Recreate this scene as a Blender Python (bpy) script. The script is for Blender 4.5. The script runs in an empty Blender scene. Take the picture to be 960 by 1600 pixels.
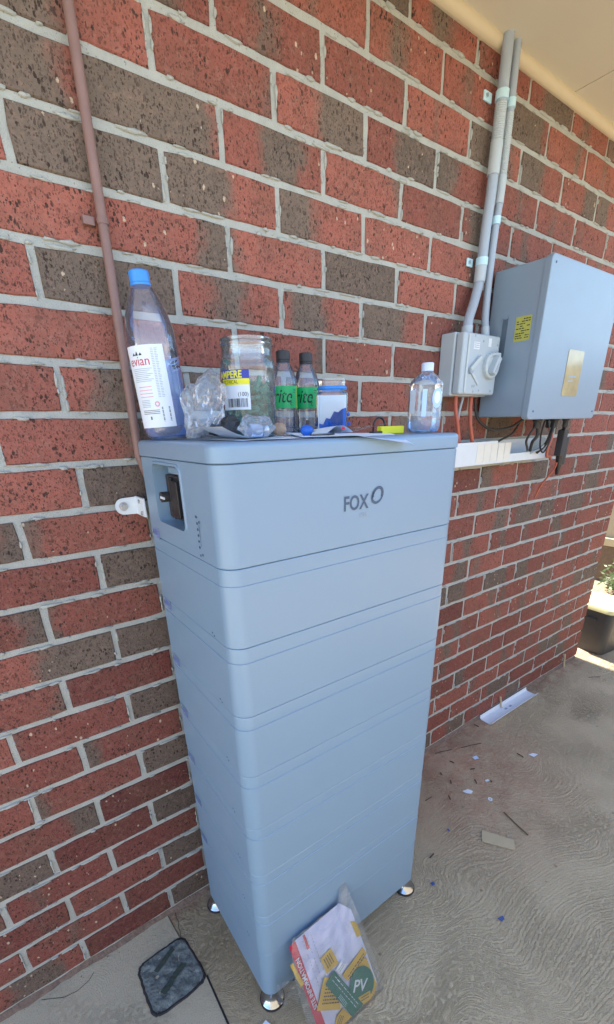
import bpy, bmesh, math, random
from math import sin, cos, pi, radians as rad
from mathutils import Vector, Matrix, noise
from mathutils.geometry import tessellate_polygon
random.seed(11)
SC = bpy.context.scene
COL = SC.collection
# ------------------------------------------------------------------ camera
cam = bpy.data.cameras.new('camera'); co = bpy.data.objects.new('camera', cam); COL.objects.link(co)
RM = Matrix(((0.80841142, 0.24546635, -0.53499275), (-0.58825018, 0.30479455, -0.74904073), (-0.02080141, 0.92024266, 0.39079502)))
co.matrix_world = Matrix.Translation((-0.15893, -0.96441, 1.34898)) @ RM.to_4x4()
cam.sensor_fit = 'VERTICAL'; cam.sensor_height = 24; cam.lens = 680.67 / 1600 * 24
cam.shift_x = 0.0; cam.shift_y = (954.78 - 800) / 1600
cam.clip_start = 0.02; cam.clip_end = 500
SC.camera = co
CAMP = Vector((-0.15893, -0.96441, 1.34898))
def project(p):
    c = RM.transposed() @ (Vector(p) - CAMP)
    return (480 + 680.67 * c.x / -c.z, 954.78 - 680.67 * c.y / -c.z)
# ------------------------------------------------------------------ light
SUN_EL, SUN_AZ = rad(66), rad(3)          # azimuth from +Y towards +X
w = bpy.data.worlds.new('World'); SC.world = w; w.use_nodes = True
nt = w.node_tree; bg = nt.nodes['Background']
sky = nt.nodes.new('ShaderNodeTexSky'); sky.sky_type = 'NISHITA'; sky.sun_disc = False
sky.sun_elevation = SUN_EL; sky.sun_rotation = SUN_AZ
sky.air_density = 1.0; sky.dust_density = 0.6; sky.ozone_density = 1.5
nt.links.new(sky.outputs[0], bg.inputs[0]); bg.inputs[1].default_value = 0.15
sun = bpy.data.lights.new('sun', 'SUN'); so = bpy.data.objects.new('sun', sun); COL.objects.link(so)
sun.energy = 4.0; sun.angle = rad(0.5); sun.color = (1.0, 0.93, 0.82)
sd = Vector((sin(SUN_AZ) * cos(SUN_EL), cos(SUN_AZ) * cos(SUN_EL), sin(SUN_EL)))
so.rotation_euler = sd.to_track_quat('Z', 'Y').to_euler(); so.location = (3, 4, 8)
SC.view_settings.view_transform = 'Standard'; SC.view_settings.look = 'None'
SC.view_settings.gamma = 1.0; SC.view_settings.exposure = 2.1
SC.render.engine = 'CYCLES'
SC.cycles.transparent_max_bounces = 24; SC.cycles.max_bounces = 10
# ------------------------------------------------------------------ geometry helpers
class G:                                    # a bag of polygons
    def __init__(s): s.v = []; s.f = []; s.m = []
    def add(s, v, f, mi=0):
        o = len(s.v); s.v += [tuple(p) for p in v]; s.f += [tuple(i + o for i in q) for q in f]; s.m += [mi] * len(f); return s
    def join(s, g, mi=None):
        o = len(s.v); s.v += g.v; s.f += [tuple(i + o for i in q) for q in g.f]; s.m += (g.m if mi is None else [mi] * len(g.f)); return s
    def xf(s, fn): s.v = [tuple(fn(Vector(p))) for p in s.v]; return s
    def mv(s, x=0, y=0, z=0): return s.xf(lambda p: p + Vector((x, y, z)))
    def rot(s, a, ax='Z'):
        M = Matrix.Rotation(a, 3, ax); return s.xf(lambda p: M @ p)
    def mesh(s, name, mats, smooth=None):
        me = bpy.data.meshes.new(name); me.from_pydata(s.v, [], s.f); me.validate()
        for m in (mats if isinstance(mats, (list, tuple)) else [mats]): me.materials.append(m)
        if len(me.polygons) == len(s.m): me.polygons.foreach_set('material_index', s.m)
        bm = bmesh.new(); bm.from_mesh(me); bmesh.ops.recalc_face_normals(bm, faces=bm.faces); bm.to_mesh(me); bm.free()
        if smooth is not None:
            me.polygons.foreach_set('use_smooth', [True] * len(me.polygons)); me.set_sharp_from_angle(angle=rad(smooth))
        me.update(); return me
def box(x0, x1, y0, y1, z0, z1, bev=0, seg=2):
    bm = bmesh.new(); bmesh.ops.create_cube(bm, size=1)
    for v in bm.verts: v.co = Vector(((x0 + x1) / 2 + v.co.x * (x1 - x0), (y0 + y1) / 2 + v.co.y * (y1 - y0), (z0 + z1) / 2 + v.co.z * (z1 - z0)))
    if bev: bmesh.ops.bevel(bm, geom=list(bm.edges), offset=bev, segments=seg, affect='EDGES', profile=.5)
    g = G().add([v.co for v in bm.verts], [[v.index for v in f.verts] for f in bm.faces]) if not bev else None
    if bev:
        bm.verts.index_update(); g = G().add([v.co for v in bm.verts], [[v.index for v in f.verts] for f in bm.faces])
    bm.free(); return g
def rr(hx, hy, r, n=6):                     # rounded rectangle outline
    r = min(r, hx, hy); o = []
    for cx, cy, a0 in ((hx - r, hy - r, 0), (-hx + r, hy - r, 90), (-hx + r, -hy + r, 180), (hx - r, -hy + r, 270)):
        for k in range(n + 1): a = rad(a0 + 90 * k / n); o.append((cx + r * cos(a), cy + r * sin(a)))
    return o
def loft(rings, cap0=True, cap1=True):      # rings: lists of 3d points of equal length
    n = len(rings[0]); v = [p for r in rings for p in r]; f = []
    for k in range(len(rings) - 1):
        for i in range(n): f.append((k * n + i, k * n + (i + 1) % n, (k + 1) * n + (i + 1) % n, (k + 1) * n + i))
    if cap0: f.append(tuple(range(n))[::-1])
    if cap1: f.append(tuple((len(rings) - 1) * n + i for i in range(n)))
    return G().add(v, f)
def rloft(prof, n=6, cap0=True, cap1=True): # prof: (z, hx, hy, r)
    return loft([[(x, y, z) for x, y in rr(hx, hy, r, n)] for z, hx, hy, r in prof], cap0, cap1)
def lathe(prof, n=40, cap0=False, cap1=False):
    return loft([[(r * cos(2 * pi * i / n), r * sin(2 * pi * i / n), z) for i in range(n)] for r, z in prof], cap0, cap1)
def cyl(r, z0, z1, n=24, b=0):
    return lathe([(r - b, z0), (r, z0 + b), (r, z1 - b), (r - b, z1)] if b else [(r, z0), (r, z1)], n, True, True)
def smooth_path(pts, k=6):
    P = [Vector(p) for p in pts]; P = [2 * P[0] - P[1]] + P + [2 * P[-1] - P[-2]]; o = []
    for i in range(1, len(P) - 2):
        for j in range(k):
            t = j / k; a, b, c, d = P[i - 1:i + 3]
            o.append(.5 * ((2 * b) + (c - a) * t + (2 * a - 5 * b + 4 * c - d) * t * t + (3 * b - a - 3 * c + d) * t ** 3))
    o.append(P[-2]); return o
def tube(pts, r, n=10, rf=None):
    P = [Vector(p) for p in pts]; rings = []; up = None
    for i, p in enumerate(P):
        d = (P[min(i + 1, len(P) - 1)] - P[max(i - 1, 0)]).normalized()
        if up is None: up = d.orthogonal().normalized()
        up = (up - d * up.dot(d)).normalized(); s = d.cross(up); rad_ = rf(i / (len(P) - 1)) if rf else r
        rings.append([p + up * rad_ * cos(2 * pi * k / n) + s * rad_ * sin(2 * pi * k / n) for k in range(n)])
    return loft(rings)
def poly(pts2, fn, th=0):                   # polygon (maybe concave) mapped by fn(u,v,h), thickness th
    n = len(pts2); tris = tessellate_polygon([[Vector((a, b, 0)) for a, b in pts2]])
    g = G().add([fn(a, b, th) for a, b in pts2], tris)
    if th:
        g.add([fn(a, b, 0) for a, b in pts2], tris)
        g.add([fn(a, b, 0) for a, b in pts2] + [fn(a, b, th) for a, b in pts2], [(i, (i + 1) % n, n + (i + 1) % n, n + i) for i in range(n)])
    return g
_tc = {}
def text(s, size, fn=None, sx=1, shear=0, align='CENTER', weight=0):   # flat lettering as polygons, centred on origin
    cu = bpy.data.curves.new('t', 'FONT'); cu.body = s; cu.size = size; cu.align_x = align; cu.align_y = 'CENTER'; cu.resolution_u = 3; cu.shear = shear; cu.offset = weight
    ob = bpy.data.objects.new('t', cu); COL.objects.link(ob)
    dg = bpy.context.evaluated_depsgraph_get(); me = bpy.data.meshes.new_from_object(ob.evaluated_get(dg))
    g = G().add([(v.co.x * sx, v.co.y, 0) for v in me.vertices], [tuple(p.vertices) for p in me.polygons])
    bpy.data.objects.remove(ob); bpy.data.curves.remove(cu); bpy.data.meshes.remove(me)
    if fn: g.xf(lambda p: fn(p.x, p.y))
    return g
def rect2(u0, u1, v0, v1, nu=1, nv=1):
    return G().add([(u0 + (u1 - u0) * i / nu, v0 + (v1 - v0) * j / nv, 0) for j in range(nv + 1) for i in range(nu + 1)],
                   [(j * (nu + 1) + i, j * (nu + 1) + i + 1, (j + 1) * (nu + 1) + i + 1, (j + 1) * (nu + 1) + i) for j in range(nv) for i in range(nu)])
def tag(o, label=None, cat=None, group=None, kind=None):
    if label: o['label'] = label
    if cat: o['category'] = cat
    if group: o['group'] = group
    if kind: o['kind'] = kind
    return o
def obj(name, g, mat, parent=None, smooth=None, loc=None, kind=None, label=None, world=False):
    me = g if isinstance(g, bpy.types.Mesh) else g.mesh(name, mat, smooth)
    o = bpy.data.objects.new(name, me); COL.objects.link(o)
    if loc: o.location = loc
    if parent:
        o.parent = parent
        if world:
            r = parent
            while r: o.location = Vector(o.location) - r.location; r = r.parent
    if smooth is not None and smooth <= 55 and kind is None:
        wn = o.modifiers.new('weighted', 'WEIGHTED_NORMAL'); wn.keep_sharp = True
    return tag(o, label=label, kind=kind)
def thing(name, label, cat, loc=(0, 0, 0), rz=0, group=None):
    o = bpy.data.objects.new(name, None); COL.objects.link(o); o.empty_display_size = .02
    o.location = loc; o.rotation_euler.z = rz
    return tag(o, label, cat, group)
def single(name, g, mat, label, cat, smooth=None, group=None, loc=None, kind=None):
    return tag(obj(name, g, mat, None, smooth, loc), label, cat, group, kind)
# ------------------------------------------------------------------ material helpers
def newmat(name):
    m = bpy.data.materials.new(name); m.use_nodes = True; n = m.node_tree.nodes; return m, m.node_tree, n['Principled BSDF']
class NT:
    def __init__(s, tree): s.t = tree
    def n(s, typ, **kw):
        x = s.t.nodes.new(typ)
        for k, v in kw.items():
            if k.startswith('i_'):
                key = k[2:]; key = int(key) if key.isdigit() else key.replace('_', ' ')
                s.put(x.inputs[key], v)
            else: setattr(x, k, v)
        return x
    def put(s, sock, v):
        if isinstance(v, bpy.types.NodeSocket): s.t.links.new(v, sock)
        elif isinstance(v, bpy.types.Node): s.t.links.new(v.outputs[0], sock)
        else: sock.default_value = v
    def math(s, op, a, b=None, c=None, clamp=False):
        x = s.n('ShaderNodeMath', operation=op, use_clamp=clamp); s.put(x.inputs[0], a)
        if b is not None: s.put(x.inputs[1], b)
        if c is not None: s.put(x.inputs[2], c)
        return x.outputs[0]
    def mix(s, f, a, b, blend='MIX'):
        x = s.n('ShaderNodeMix', data_type='RGBA', blend_type=blend); s.put(x.inputs[0], f); s.put(x.inputs[6], a); s.put(x.inputs[7], b); return x.outputs[2]
    def noise(s, vec, scale, detail=3, rough=.5, out=0):
        x = s.n('ShaderNodeTexNoise', i_Scale=scale, i_Detail=detail, i_Roughness=rough)
        if vec is not None: s.put(x.inputs['Vector'], vec)
        return x.outputs[out]
    def ramp(s, f, lo, hi):
        x = s.n('ShaderNodeMapRange', interpolation_type='SMOOTHSTEP'); s.put(x.inputs[0], f); s.put(x.inputs[1], lo); s.put(x.inputs[2], hi); return x.outputs[0]
    def mapping(s, vec, scale=(1, 1, 1), loc=(0, 0, 0), rot=(0, 0, 0)):
        x = s.n('ShaderNodeMapping'); s.put(x.inputs[0], vec); x.inputs['Scale'].default_value = scale; x.inputs['Location'].default_value = loc; x.inputs['Rotation'].default_value = rot; return x.outputs[0]
def C4(c): return (*c, 1)
def simple(name, col, rough=.5, metal=0, var=.08, vscale=40, bump=0, bscale=300, spec=.5, coat=0, emit=None):
    m, t, p = newmat(name); N = NT(t); pos = N.n('ShaderNodeTexCoord').outputs['Object']
    f = N.noise(pos, vscale, 4)
    c = N.mix(f, C4([x * (1 - var) for x in col]), C4([min(1, x * (1 + var)) for x in col]))
    t.links.new(c, p.inputs['Base Color'])
    p.inputs['Metallic'].default_value = metal; p.inputs['Specular IOR Level'].default_value = spec
    r = N.math('MULTIPLY_ADD', N.noise(pos, vscale * 3, 2), .12, rough - .06, clamp=True); t.links.new(r, p.inputs['Roughness'])
    if coat: p.inputs['Coat Weight'].default_value = coat
    if bump:
        b = N.n('ShaderNodeBump', i_Strength=1.0, i_Distance=bump, i_Height=N.noise(pos, bscale, 3)); t.links.new(b.outputs[0], p.inputs['Normal'])
    return m
def film(name, tint=(1, 1, 1), haze=.05, rough=.08, bump=0, bscale=60, hcol=None, gl=1.0):
    """thin clear plastic: clear + mirror-like skin + a little milky scatter"""
    m, t, p = newmat(name); N = NT(t); out = t.nodes['Material Output']; t.nodes.remove(p)
    tr = N.n('ShaderNodeBsdfTransparent', i_Color=C4(tint)); gls = N.n('ShaderNodeBsdfGlossy', i_Roughness=rough, i_Color=(gl, gl, gl, 1))
    df = N.n('ShaderNodeBsdfDiffuse', i_Color=C4(hcol or (.7, .8, .9))); fr = N.n('ShaderNodeFresnel', i_IOR=1.5)
    fac = N.math('MULTIPLY', fr.outputs[0], 1.6, clamp=True)
    if bump:
        pos = N.n('ShaderNodeTexCoord').outputs['Object']
        b = N.n('ShaderNodeBump', i_Strength=1.0, i_Distance=bump, i_Height=N.noise(pos, bscale, 3)); 
        for x in (gls, df, fr): t.links.new(b.outputs[0], x.inputs['Normal'])
    a = N.n('ShaderNodeMixShader', i_0=haze); t.links.new(tr.outputs[0], a.inputs[1]); t.links.new(df.outputs[0], a.inputs[2])
    b2 = N.n('ShaderNodeMixShader', i_0=fac); t.links.new(a.outputs[0], b2.inputs[1]); t.links.new(gls.outputs[0], b2.inputs[2])
    t.links.new(b2.outputs[0], out.inputs[0]); return m
def simple_water(name):
    m, t, p = newmat(name); N = NT(t); out = t.nodes['Material Output']; t.nodes.remove(p)
    tr = N.n('ShaderNodeBsdfTransparent', i_Color=(.86, .93, 1, 1)); df = N.n('ShaderNodeBsdfDiffuse', i_Color=(.60, .72, .98, 1)); a = N.n('ShaderNodeMixShader', i_0=.14)
    t.links.new(tr.outputs[0], a.inputs[1]); t.links.new(df.outputs[0], a.inputs[2]); t.links.new(a.outputs[0], out.inputs[0]); return m
# --- brick
MB, BB = .086, .24
def brick_mat(name, attr):
    m, t, p = newmat(name); N = NT(t)
    pos = N.n('ShaderNodeNewGeometry').outputs['Position']; sp = N.n('ShaderNodeSeparateXYZ', i_0=pos)
    cin = N.n('ShaderNodeAttribute', attribute_name='brick_tone').outputs['Color'] if attr else N.n('ShaderNodeObjectInfo').outputs['Color']
    cs = N.n('ShaderNodeSeparateColor', i_0=cin); grey, dark, band = cs.outputs[0], cs.outputs[1], cs.outputs[2]
    row = N.math('FLOOR', N.math('DIVIDE', sp.outputs[2], MB)); par = N.math('FLOORED_MODULO', row, 2.0)
    xb = N.math('MULTIPLY_ADD', par, .5, N.math('DIVIDE', sp.outputs[0], BB)); u = N.math('FRACT', xb)
    wn = N.n('ShaderNodeTexWhiteNoise', noise_dimensions='2D', i_Vector=N.n('ShaderNodeCombineXYZ', i_0=N.math('FLOOR', xb), i_1=row).outputs[0]).outputs[0]
    wc = N.n('ShaderNodeCombineXYZ', i_0=wn, i_1=wn, i_2=0.0).outputs[0]
    vp = N.n('ShaderNodeVectorMath', operation='MULTIPLY_ADD'); N.put(vp.inputs[0], wc); vp.inputs[1].default_value = (7, 7, 7); N.put(vp.inputs[2], pos); vp = vp.outputs[0]
    warp = N.math('MULTIPLY', N.math('SUBTRACT', N.noise(vp, 18, 4, .65), .5), .42)
    d = N.math('ABSOLUTE', N.math('SUBTRACT', N.math('ADD', u, warp), band))
    gm = N.ramp(N.math('SUBTRACT', N.math('MULTIPLY', grey, 1.0), d), -.09, .12)
    fine = N.noise(vp, 90, 5, .7)
    red = N.mix(dark, (.37, .125, .092, 1), (.125, .034, .032, 1))
    red = N.mix(N.ramp(N.noise(vp, 14, 4, .6), .35, .75), red, N.mix(dark, (.27, .105, .078, 1), (.135, .055, .040, 1)))
    gr = N.mix(N.noise(vp, 25, 3), (.14, .108, .086, 1), (.205, .155, .122, 1))
    gr = N.mix(N.math('MULTIPLY', dark, .6), gr, (.060, .048, .042, 1))
    col = N.mix(gm, red, gr)
    col = N.mix(N.math('MULTIPLY', N.math('SUBTRACT', fine, .5), 1.3), col, (.42, .25, .2, 1), 'MIX')
    # dragged pits and pale grog
    mp = N.mapping(vp, (1, 1, .62)); vo = N.n('ShaderNodeTexVoronoi', i_Scale=235.0, i_Vector=mp, i_Randomness=1.0)
    vc = N.n('ShaderNodeSeparateColor', i_0=vo.outputs['Color'])
    thr = N.math('MULTIPLY', N.math('POWER', vc.outputs[0], 3.6), .74)
    wob = N.math('MULTIPLY_ADD', N.noise(vp, 420, 3), .9, -.42)
    vo3 = N.n('ShaderNodeTexVoronoi', i_Scale=480.0, i_Vector=mp); v3 = N.n('ShaderNodeSeparateColor', i_0=vo3.outputs['Color'])
    pit3 = N.ramp(N.math('SUBTRACT', N.math('MULTIPLY', N.math('POWER', v3.outputs[0], 3.0), .7), N.math('ADD', vo3.outputs['Distance'], wob)), -.03, .08)
    pmask = N.math('MULTIPLY_ADD', N.ramp(N.noise(vp, 26, 3, .6), .38, .62), .75, .25)
    pit = N.ramp(N.math('SUBTRACT', thr, N.math('ADD', vo.outputs['Distance'], wob)), -.03, .07)
    pit = N.math('MAXIMUM', N.math('MULTIPLY', pit, pmask), N.math('MULTIPLY', pit3, .6))
    col = N.mix(N.math('MULTIPLY', N.ramp(N.noise(vp, 170, 5, .75), .45, .72), .38), col, (.07, .035, .028, 1))
    vo2 = N.n('ShaderNodeTexVoronoi', i_Scale=95.0, i_Vector=N.mapping(vp, (1, 1, .7), (3, 1, 2))); v2 = N.n('ShaderNodeSeparateColor', i_0=vo2.outputs['Color'])
    spk = N.ramp(N.math('SUBTRACT', N.math('MULTIPLY', N.math('POWER', v2.outputs[1], 13.0), .34), N.math('ADD', vo2.outputs['Distance'], N.math('MULTIPLY', wob, .5))), 0.0, .05)
    col = N.mix(N.math('MULTIPLY', pit, .92), col, (.035, .022, .018, 1))
    col = N.mix(N.math('MULTIPLY', spk, .85), col, (.55, .44, .33, 1))
    # mortar smears
    sm = N.math('MULTIPLY', N.ramp(N.noise(pos, 9, 5, .7), .68, .8), .35); col = N.mix(sm, col, (.42, .42, .40, 1))
    t.links.new(col, p.inputs['Base Color']); p.inputs['Roughness'].default_value = .82; p.inputs['Specular IOR Level'].default_value = .3
    h = N.math('SUBTRACT', N.math('MULTIPLY', fine, .6), pit); h = N.math('ADD', h, N.math('MULTIPLY', spk, .3)); h = N.math('ADD', h, N.math('MULTIPLY', N.noise(vp, 300, 3), .35))
    b = N.n('ShaderNodeBump', i_Strength=1.0, i_Distance=.0016, i_Height=h); t.links.new(b.outputs[0], p.inputs['Normal']); return m
M_brick, M_brick2 = brick_mat('fired_clay_brick', False), brick_mat('fired_clay_brick_far', True)
def mortar_mat():
    m, t, p = newmat('mortar'); N = NT(t); pos = N.n('ShaderNodeNewGeometry').outputs['Position']
    c = N.mix(N.noise(pos, 30, 5, .6), (.32, .335, .315, 1), (.48, .50, .47, 1)); c = N.mix(N.ramp(N.noise(pos, 240, 3), .62, .75), c, (.22, .2, .18, 1))
    t.links.new(c, p.inputs['Base Color']); p.inputs['Roughness'].default_value = .9
    b = N.n('ShaderNodeBump', i_Strength=1.0, i_Distance=.0018, i_Height=N.math('ADD', N.noise(pos, 140, 5, .65), N.math('MULTIPLY', N.noise(pos, 520, 2), .4))); t.links.new(b.outputs[0], p.inputs['Normal']); return m
M_mortar = mortar_mat()
def concrete_mat(name, base, light, broom, dust=False):
    m, t, p = newmat(name); N = NT(t); pos = N.n('ShaderNodeNewGeometry').outputs['Position']; sp = N.n('ShaderNodeSeparateXYZ', i_0=pos)
    vo0 = N.n('ShaderNodeTexVoronoi', feature='SMOOTH_F1', i_Scale=2.3, i_Vector=pos, i_Smoothness=.55, i_Randomness=1.0); vs0 = N.n('ShaderNodeSeparateColor', i_0=vo0.outputs['Color'])
    ang = N.math('MULTIPLY_ADD', N.noise(pos, 1.7, 1.0, .4), 2.3, N.math('MULTIPLY_ADD', vs0.outputs[0], 1.0, -.55))
    F = N.math('ADD', N.math('MULTIPLY', N.math('ADD', sp.outputs[0], -.9), N.math('COSINE', ang)), N.math('MULTIPLY', N.math('ADD', sp.outputs[1], .7), N.math('SINE', ang)))
    jit = N.math('MULTIPLY', N.noise(pos, 75, 6, .72), .0185); ph = N.math('MULTIPLY', N.math('ADD', F, jit), 720.0)
    rid = N.math('MULTIPLY_ADD', N.math('SINE', ph), .5, .5)
    rid2 = N.math('MULTIPLY_ADD', N.math('SINE', N.math('MULTIPLY', ph, 1.73)), .5, .5)
    brk = N.ramp(N.noise(pos, 85, 4, .7), .36, .60)
    rid = N.math('MULTIPLY', N.math('ADD', N.math('MULTIPLY', rid, .65), N.math('MULTIPLY', rid2, .35)), brk)
    amp = N.math('MULTIPLY', N.math('MULTIPLY_ADD', N.ramp(N.noise(pos, 4, 2), .3, .65), .75, .25), broom); rid = N.math('MULTIPLY', rid, amp)
    fine = N.noise(pos, 420, 4, .7); mid = N.noise(pos, 9, 5, .65); big = N.noise(pos, 1.6, 3)
    c = N.mix(mid, C4(base), C4(light)); c = N.mix(N.math('MULTIPLY', rid, .5), c, C4([min(1, x * 1.35) for x in light]))
    c = N.mix(N.math('MULTIPLY', N.ramp(fine, .5, .72), .75), c, C4([x * .35 for x in base])); c = N.mix(N.math('MULTIPLY', N.ramp(big, .4, .7), .3), c, C4([x * .6 for x in base]))
    vo = N.n('ShaderNodeTexVoronoi', i_Scale=26.0, i_Vector=pos); vs = N.n('ShaderNodeSeparateColor', i_0=vo.outputs['Color'])
    sp_ = N.ramp(N.math('SUBTRACT', N.math('MULTIPLY', N.math('POWER', vs.outputs[0], 8.0), .16), vo.outputs['Distance']), 0.0, .03); c = N.mix(N.math('MULTIPLY', sp_, .45), c, C4([x * .3 for x in base]))
    if dust:
        dv = N.n('ShaderNodeVectorMath', operation='DISTANCE'); N.put(dv.inputs[0], pos); dv.inputs[1].default_value = (1.2, -.14, 0)
        g = N.math('MULTIPLY', N.ramp(dv.outputs['Value'], .62, .04), N.math('MULTIPLY_ADD', N.ramp(N.noise(pos, 14, 5, .7), .3, .7), .7, .3)); c = N.mix(N.math('MULTIPLY', g, .62), c, (.36, .14, .09, 1))
        g2 = N.ramp(sp.outputs[1], -.13, -.01); g2 = N.math('MULTIPLY', g2, N.ramp(N.noise(pos, 20, 5, .7), .35, .6)); c = N.mix(N.math('MULTIPLY', g2, .6), c, (.27, .13, .09, 1))
    t.links.new(c, p.inputs['Base Color']); p.inputs['Roughness'].default_value = .86; p.inputs['Specular IOR Level'].default_value = .35
    h = N.math('ADD', N.math('MULTIPLY', rid, 1.5), N.math('MULTIPLY', fine, .55)); h = N.math('ADD', h, N.math('MULTIPLY', mid, .5)); h = N.math('SUBTRACT', h, sp_)
    b = N.n('ShaderNodeBump', i_Strength=1.0, i_Distance=.0032, i_Height=h); t.links.new(b.outputs[0], p.inputs['Normal']); return m
M_conc = concrete_mat('broomed_concrete', (.47, .375, .235), (.60, .49, .325), 1.0, True)
M_conc2 = concrete_mat('smooth_concrete', (.52, .445, .31), (.64, .56, .41), .4)
M_soil = simple('pale_gravelly_ground', (.28, .22, .15), .95, var=.3, vscale=8, bump=.01, bscale=40)
M_case = simple('powder_coated_case', (.205, .318, .440), .36, var=.015, vscale=6, bump=.00012, bscale=900, spec=.8)
M_case2 = simple('inverter_case_paint', (.235, .315, .405), .36, var=.02, vscale=6, bump=.00012, bscale=900, spec=.8)
M_gripshade = simple('painted_slot_shade', (.10, .14, .19), .6)
M_chrome = simple('polished_steel', (.46, .49, .54), .17, metal=1, var=.05)
M_steel = simple('zinc_steel', (.55, .58, .62), .35, metal=1, var=.1)
M_rub = simple('black_rubber', (.015, .015, .018), .6)
M_black = simple('black_plastic', (.02, .021, .024), .35)
M_blk2 = simple('black_matte_plastic', (.035, .035, .038), .55)
M_white = simple('white_plastic', (.72, .76, .80), .4, var=.03)
M_paper = simple('white_paper', (.72, .80, .90), .7, var=.03)
M_pvc = simple('grey_conduit_plastic', (.36, .43, .52), .42, var=.03)
M_pvc2 = simple('light_grey_coupling_plastic', (.45, .52, .57), .45, var=.03)
M_cyan = simple('pale_saddle_clip', (.50, .74, .86), .3, var=.05)
M_iso = simple('isolator_grey_plastic', (.44, .51, .56), .42, var=.02)
M_iso2 = simple('isolator_knob_plastic', (.50, .56, .58), .4, var=.02)
M_orange = simple('orange_cable_sheath', (.45, .115, .07), .45)
M_pipe = simple('painted_copper_pipe', (.235, .14, .125), .5, var=.25, vscale=30, bump=.0004, bscale=90)
M_ink = simple('dark_print', (.06, .10, .17), .5)
M_ink2 = simple('grey_print', (.33, .40, .47), .6)
M_inkb = simple('black_print', (.015, .02, .02), .5)
M_blue_ink = simple('blue_print', (.10, .14, .45), .5)
M_red = simple('red_print', (.55, .02, .06), .5)
M_pink = simple('pink_print', (.72, .30, .38), .5)
M_green = simple('label_green', (.01, .45, .13), .4)
M_dgreen = simple('sign_green', (.012, .17, .11), .4, var=.05)
M_yel = simple('label_yellow', (.62, .42, .03), .5, var=.06)
M_yel2 = simple('bright_yellow_plastic', (.75, .72, .02), .45)
M_wlab = simple('aged_yellow_label', (.46, .46, .10), .5, var=.1)
M_stick = simple('clear_sticker', (.27, .37, .52), .25)
M_refl = simple('painted_reflection_cream', (.74, .73, .66), .5)
M_sheet = simple('lilac_white_sheet', (.60, .67, .88), .5, var=.02)
M_dkblue = simple('dark_blue_chip', (.05, .09, .25), .5)
M_navy = simple('label_navy', (.03, .05, .35), .5)
M_bluecap = simple('blue_cap_plastic', (.04, .27, .78), .35)
M_evblue = simple('blue_back_label', (.40, .60, .98), .5, var=.04)
M_bluepl = simple('blue_wall_plug_plastic', (.01, .12, .55), .4)
M_teal = simple('green_wall_plug_plastic', (.008, .26, .22), .4, var=.2)
M_lidw = simple('white_cap_plastic', (.55, .66, .85), .35, var=.03)
M_tan = simple('tan_foam', (.42, .29, .20), .8, bump=.001, bscale=200)
M_card = simple('cardboard', (.48, .39, .24), .85, var=.1, bump=.0006, bscale=80)
M_twig = simple('dark_splinter', (.06, .035, .03), .8)
M_stake = simple('bare_timber', (.55, .45, .28), .8)
M_soff = simple('soffit_paint', (.66, .62, .50), .65, var=.03, vscale=4)
M_cream = simple('cream_moulding_paint', (.62, .54, .38), .55, var=.03)
M_roof = simple('roof_tile', (.16, .08, .06), .8, var=.2)
M_gutter = simple('gutter_paint', (.50, .45, .34), .4)
M_tub = simple('black_tub_plastic', (.05, .05, .05), .5, var=.2, vscale=12, bump=.0006)
M_lid = simple('cream_tub_lid', (.78, .72, .38), .5)
M_duct = simple('metal_trunking', (.68, .74, .78), .38, var=.04)
M_fence = simple('beige_steel_fence', (.42, .35, .24), .5)
M_plinth = simple('weathered_timber', (.16, .11, .07), .85, var=.3, bump=.002, bscale=60)
M_rail = simple('pale_timber_rail', (.50, .42, .26), .7)
M_leaf = simple('garden_leaf', (.07, .11, .03), .5, var=.5, vscale=30)
M_stem = simple('garden_stem', (.12, .09, .05), .8)
M_pet = film('clear_bottle_plastic', (.97, .98, .985), .13, .05, .0006, 45, (.6, .74, .95))  # milky haze colour also paints in the whitish sky reflection
M_petev = film('bottle_plastic_sky_sheen', (.98, .985, 1), .10, .06, .0008, 40, (.66, .70, .95))  # pale lilac haze paints in the sky reflection on the tall bottle
M_jarp = film('hazy_jar_plastic', (.97, .98, .98), .08, .10, .0006, 50, (.65, .78, .85))
M_bag = film('crinkled_clear_film', (.95, .96, .98), .16, .16, .003, 70, (.62, .74, .88), .9)
M_bag2 = film('thin_clear_sleeve', (.97, .98, .99), 0.07, .10, .003, 60, (.78, .86, .95), .9)
M_water = simple_water('water_body')
M_screen = simple('display_glass_reflection', (.40, .33, .18), .12, var=.5, vscale=22, spec=.9)  # bronze blotches paint the scene reflected in the display glass
# ------------------------------------------------------------------ ground
GZ = -.014
def sheet(x0, x1, y0, y1, z, nx=1, ny=1): return rect2(x0, x1, y0, y1, nx, ny).mv(z=z)
obj('ground', sheet(-150, 150, -150, 150, GZ - .012), M_soil, kind='structure')
PJ = [(.011, -.215), (.004, -3.0), (4.6, -3.0), (4.6, .45), (2.5, .45), (2.5, .02), (-.02, .02), (-.011, -.09), (.0, -.15)]
obj('path', poly(PJ, lambda u, v, h: (u, v, GZ - .010 + h), .010), M_conc, kind='structure')
PL = [(.0085, -.215), (.0015, -3.0), (-4, -3.0), (-4, .02), (-.0225, .02), (-.0135, -.09), (-.0025, -.15)]
obj('slab', poly(PL, lambda u, v, h: (u, v, GZ - .0102 + h), .010), M_conc2, kind='structure')
def groove(pts, wd, z, mat, name):          # thin dark joint filler or crack, slightly proud
    g = G()
    for i in range(len(pts) - 1):
        a, b = Vector((*pts[i], 0)), Vector((*pts[i + 1], 0)); s = (b - a).normalized().cross(Vector((0, 0, 1))) * wd / 2
        g.add([a + s, b + s, b - s, a - s], [(0, 1, 2, 3)])
    return obj(name, g.mv(z=z), mat, kind='structure')
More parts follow.
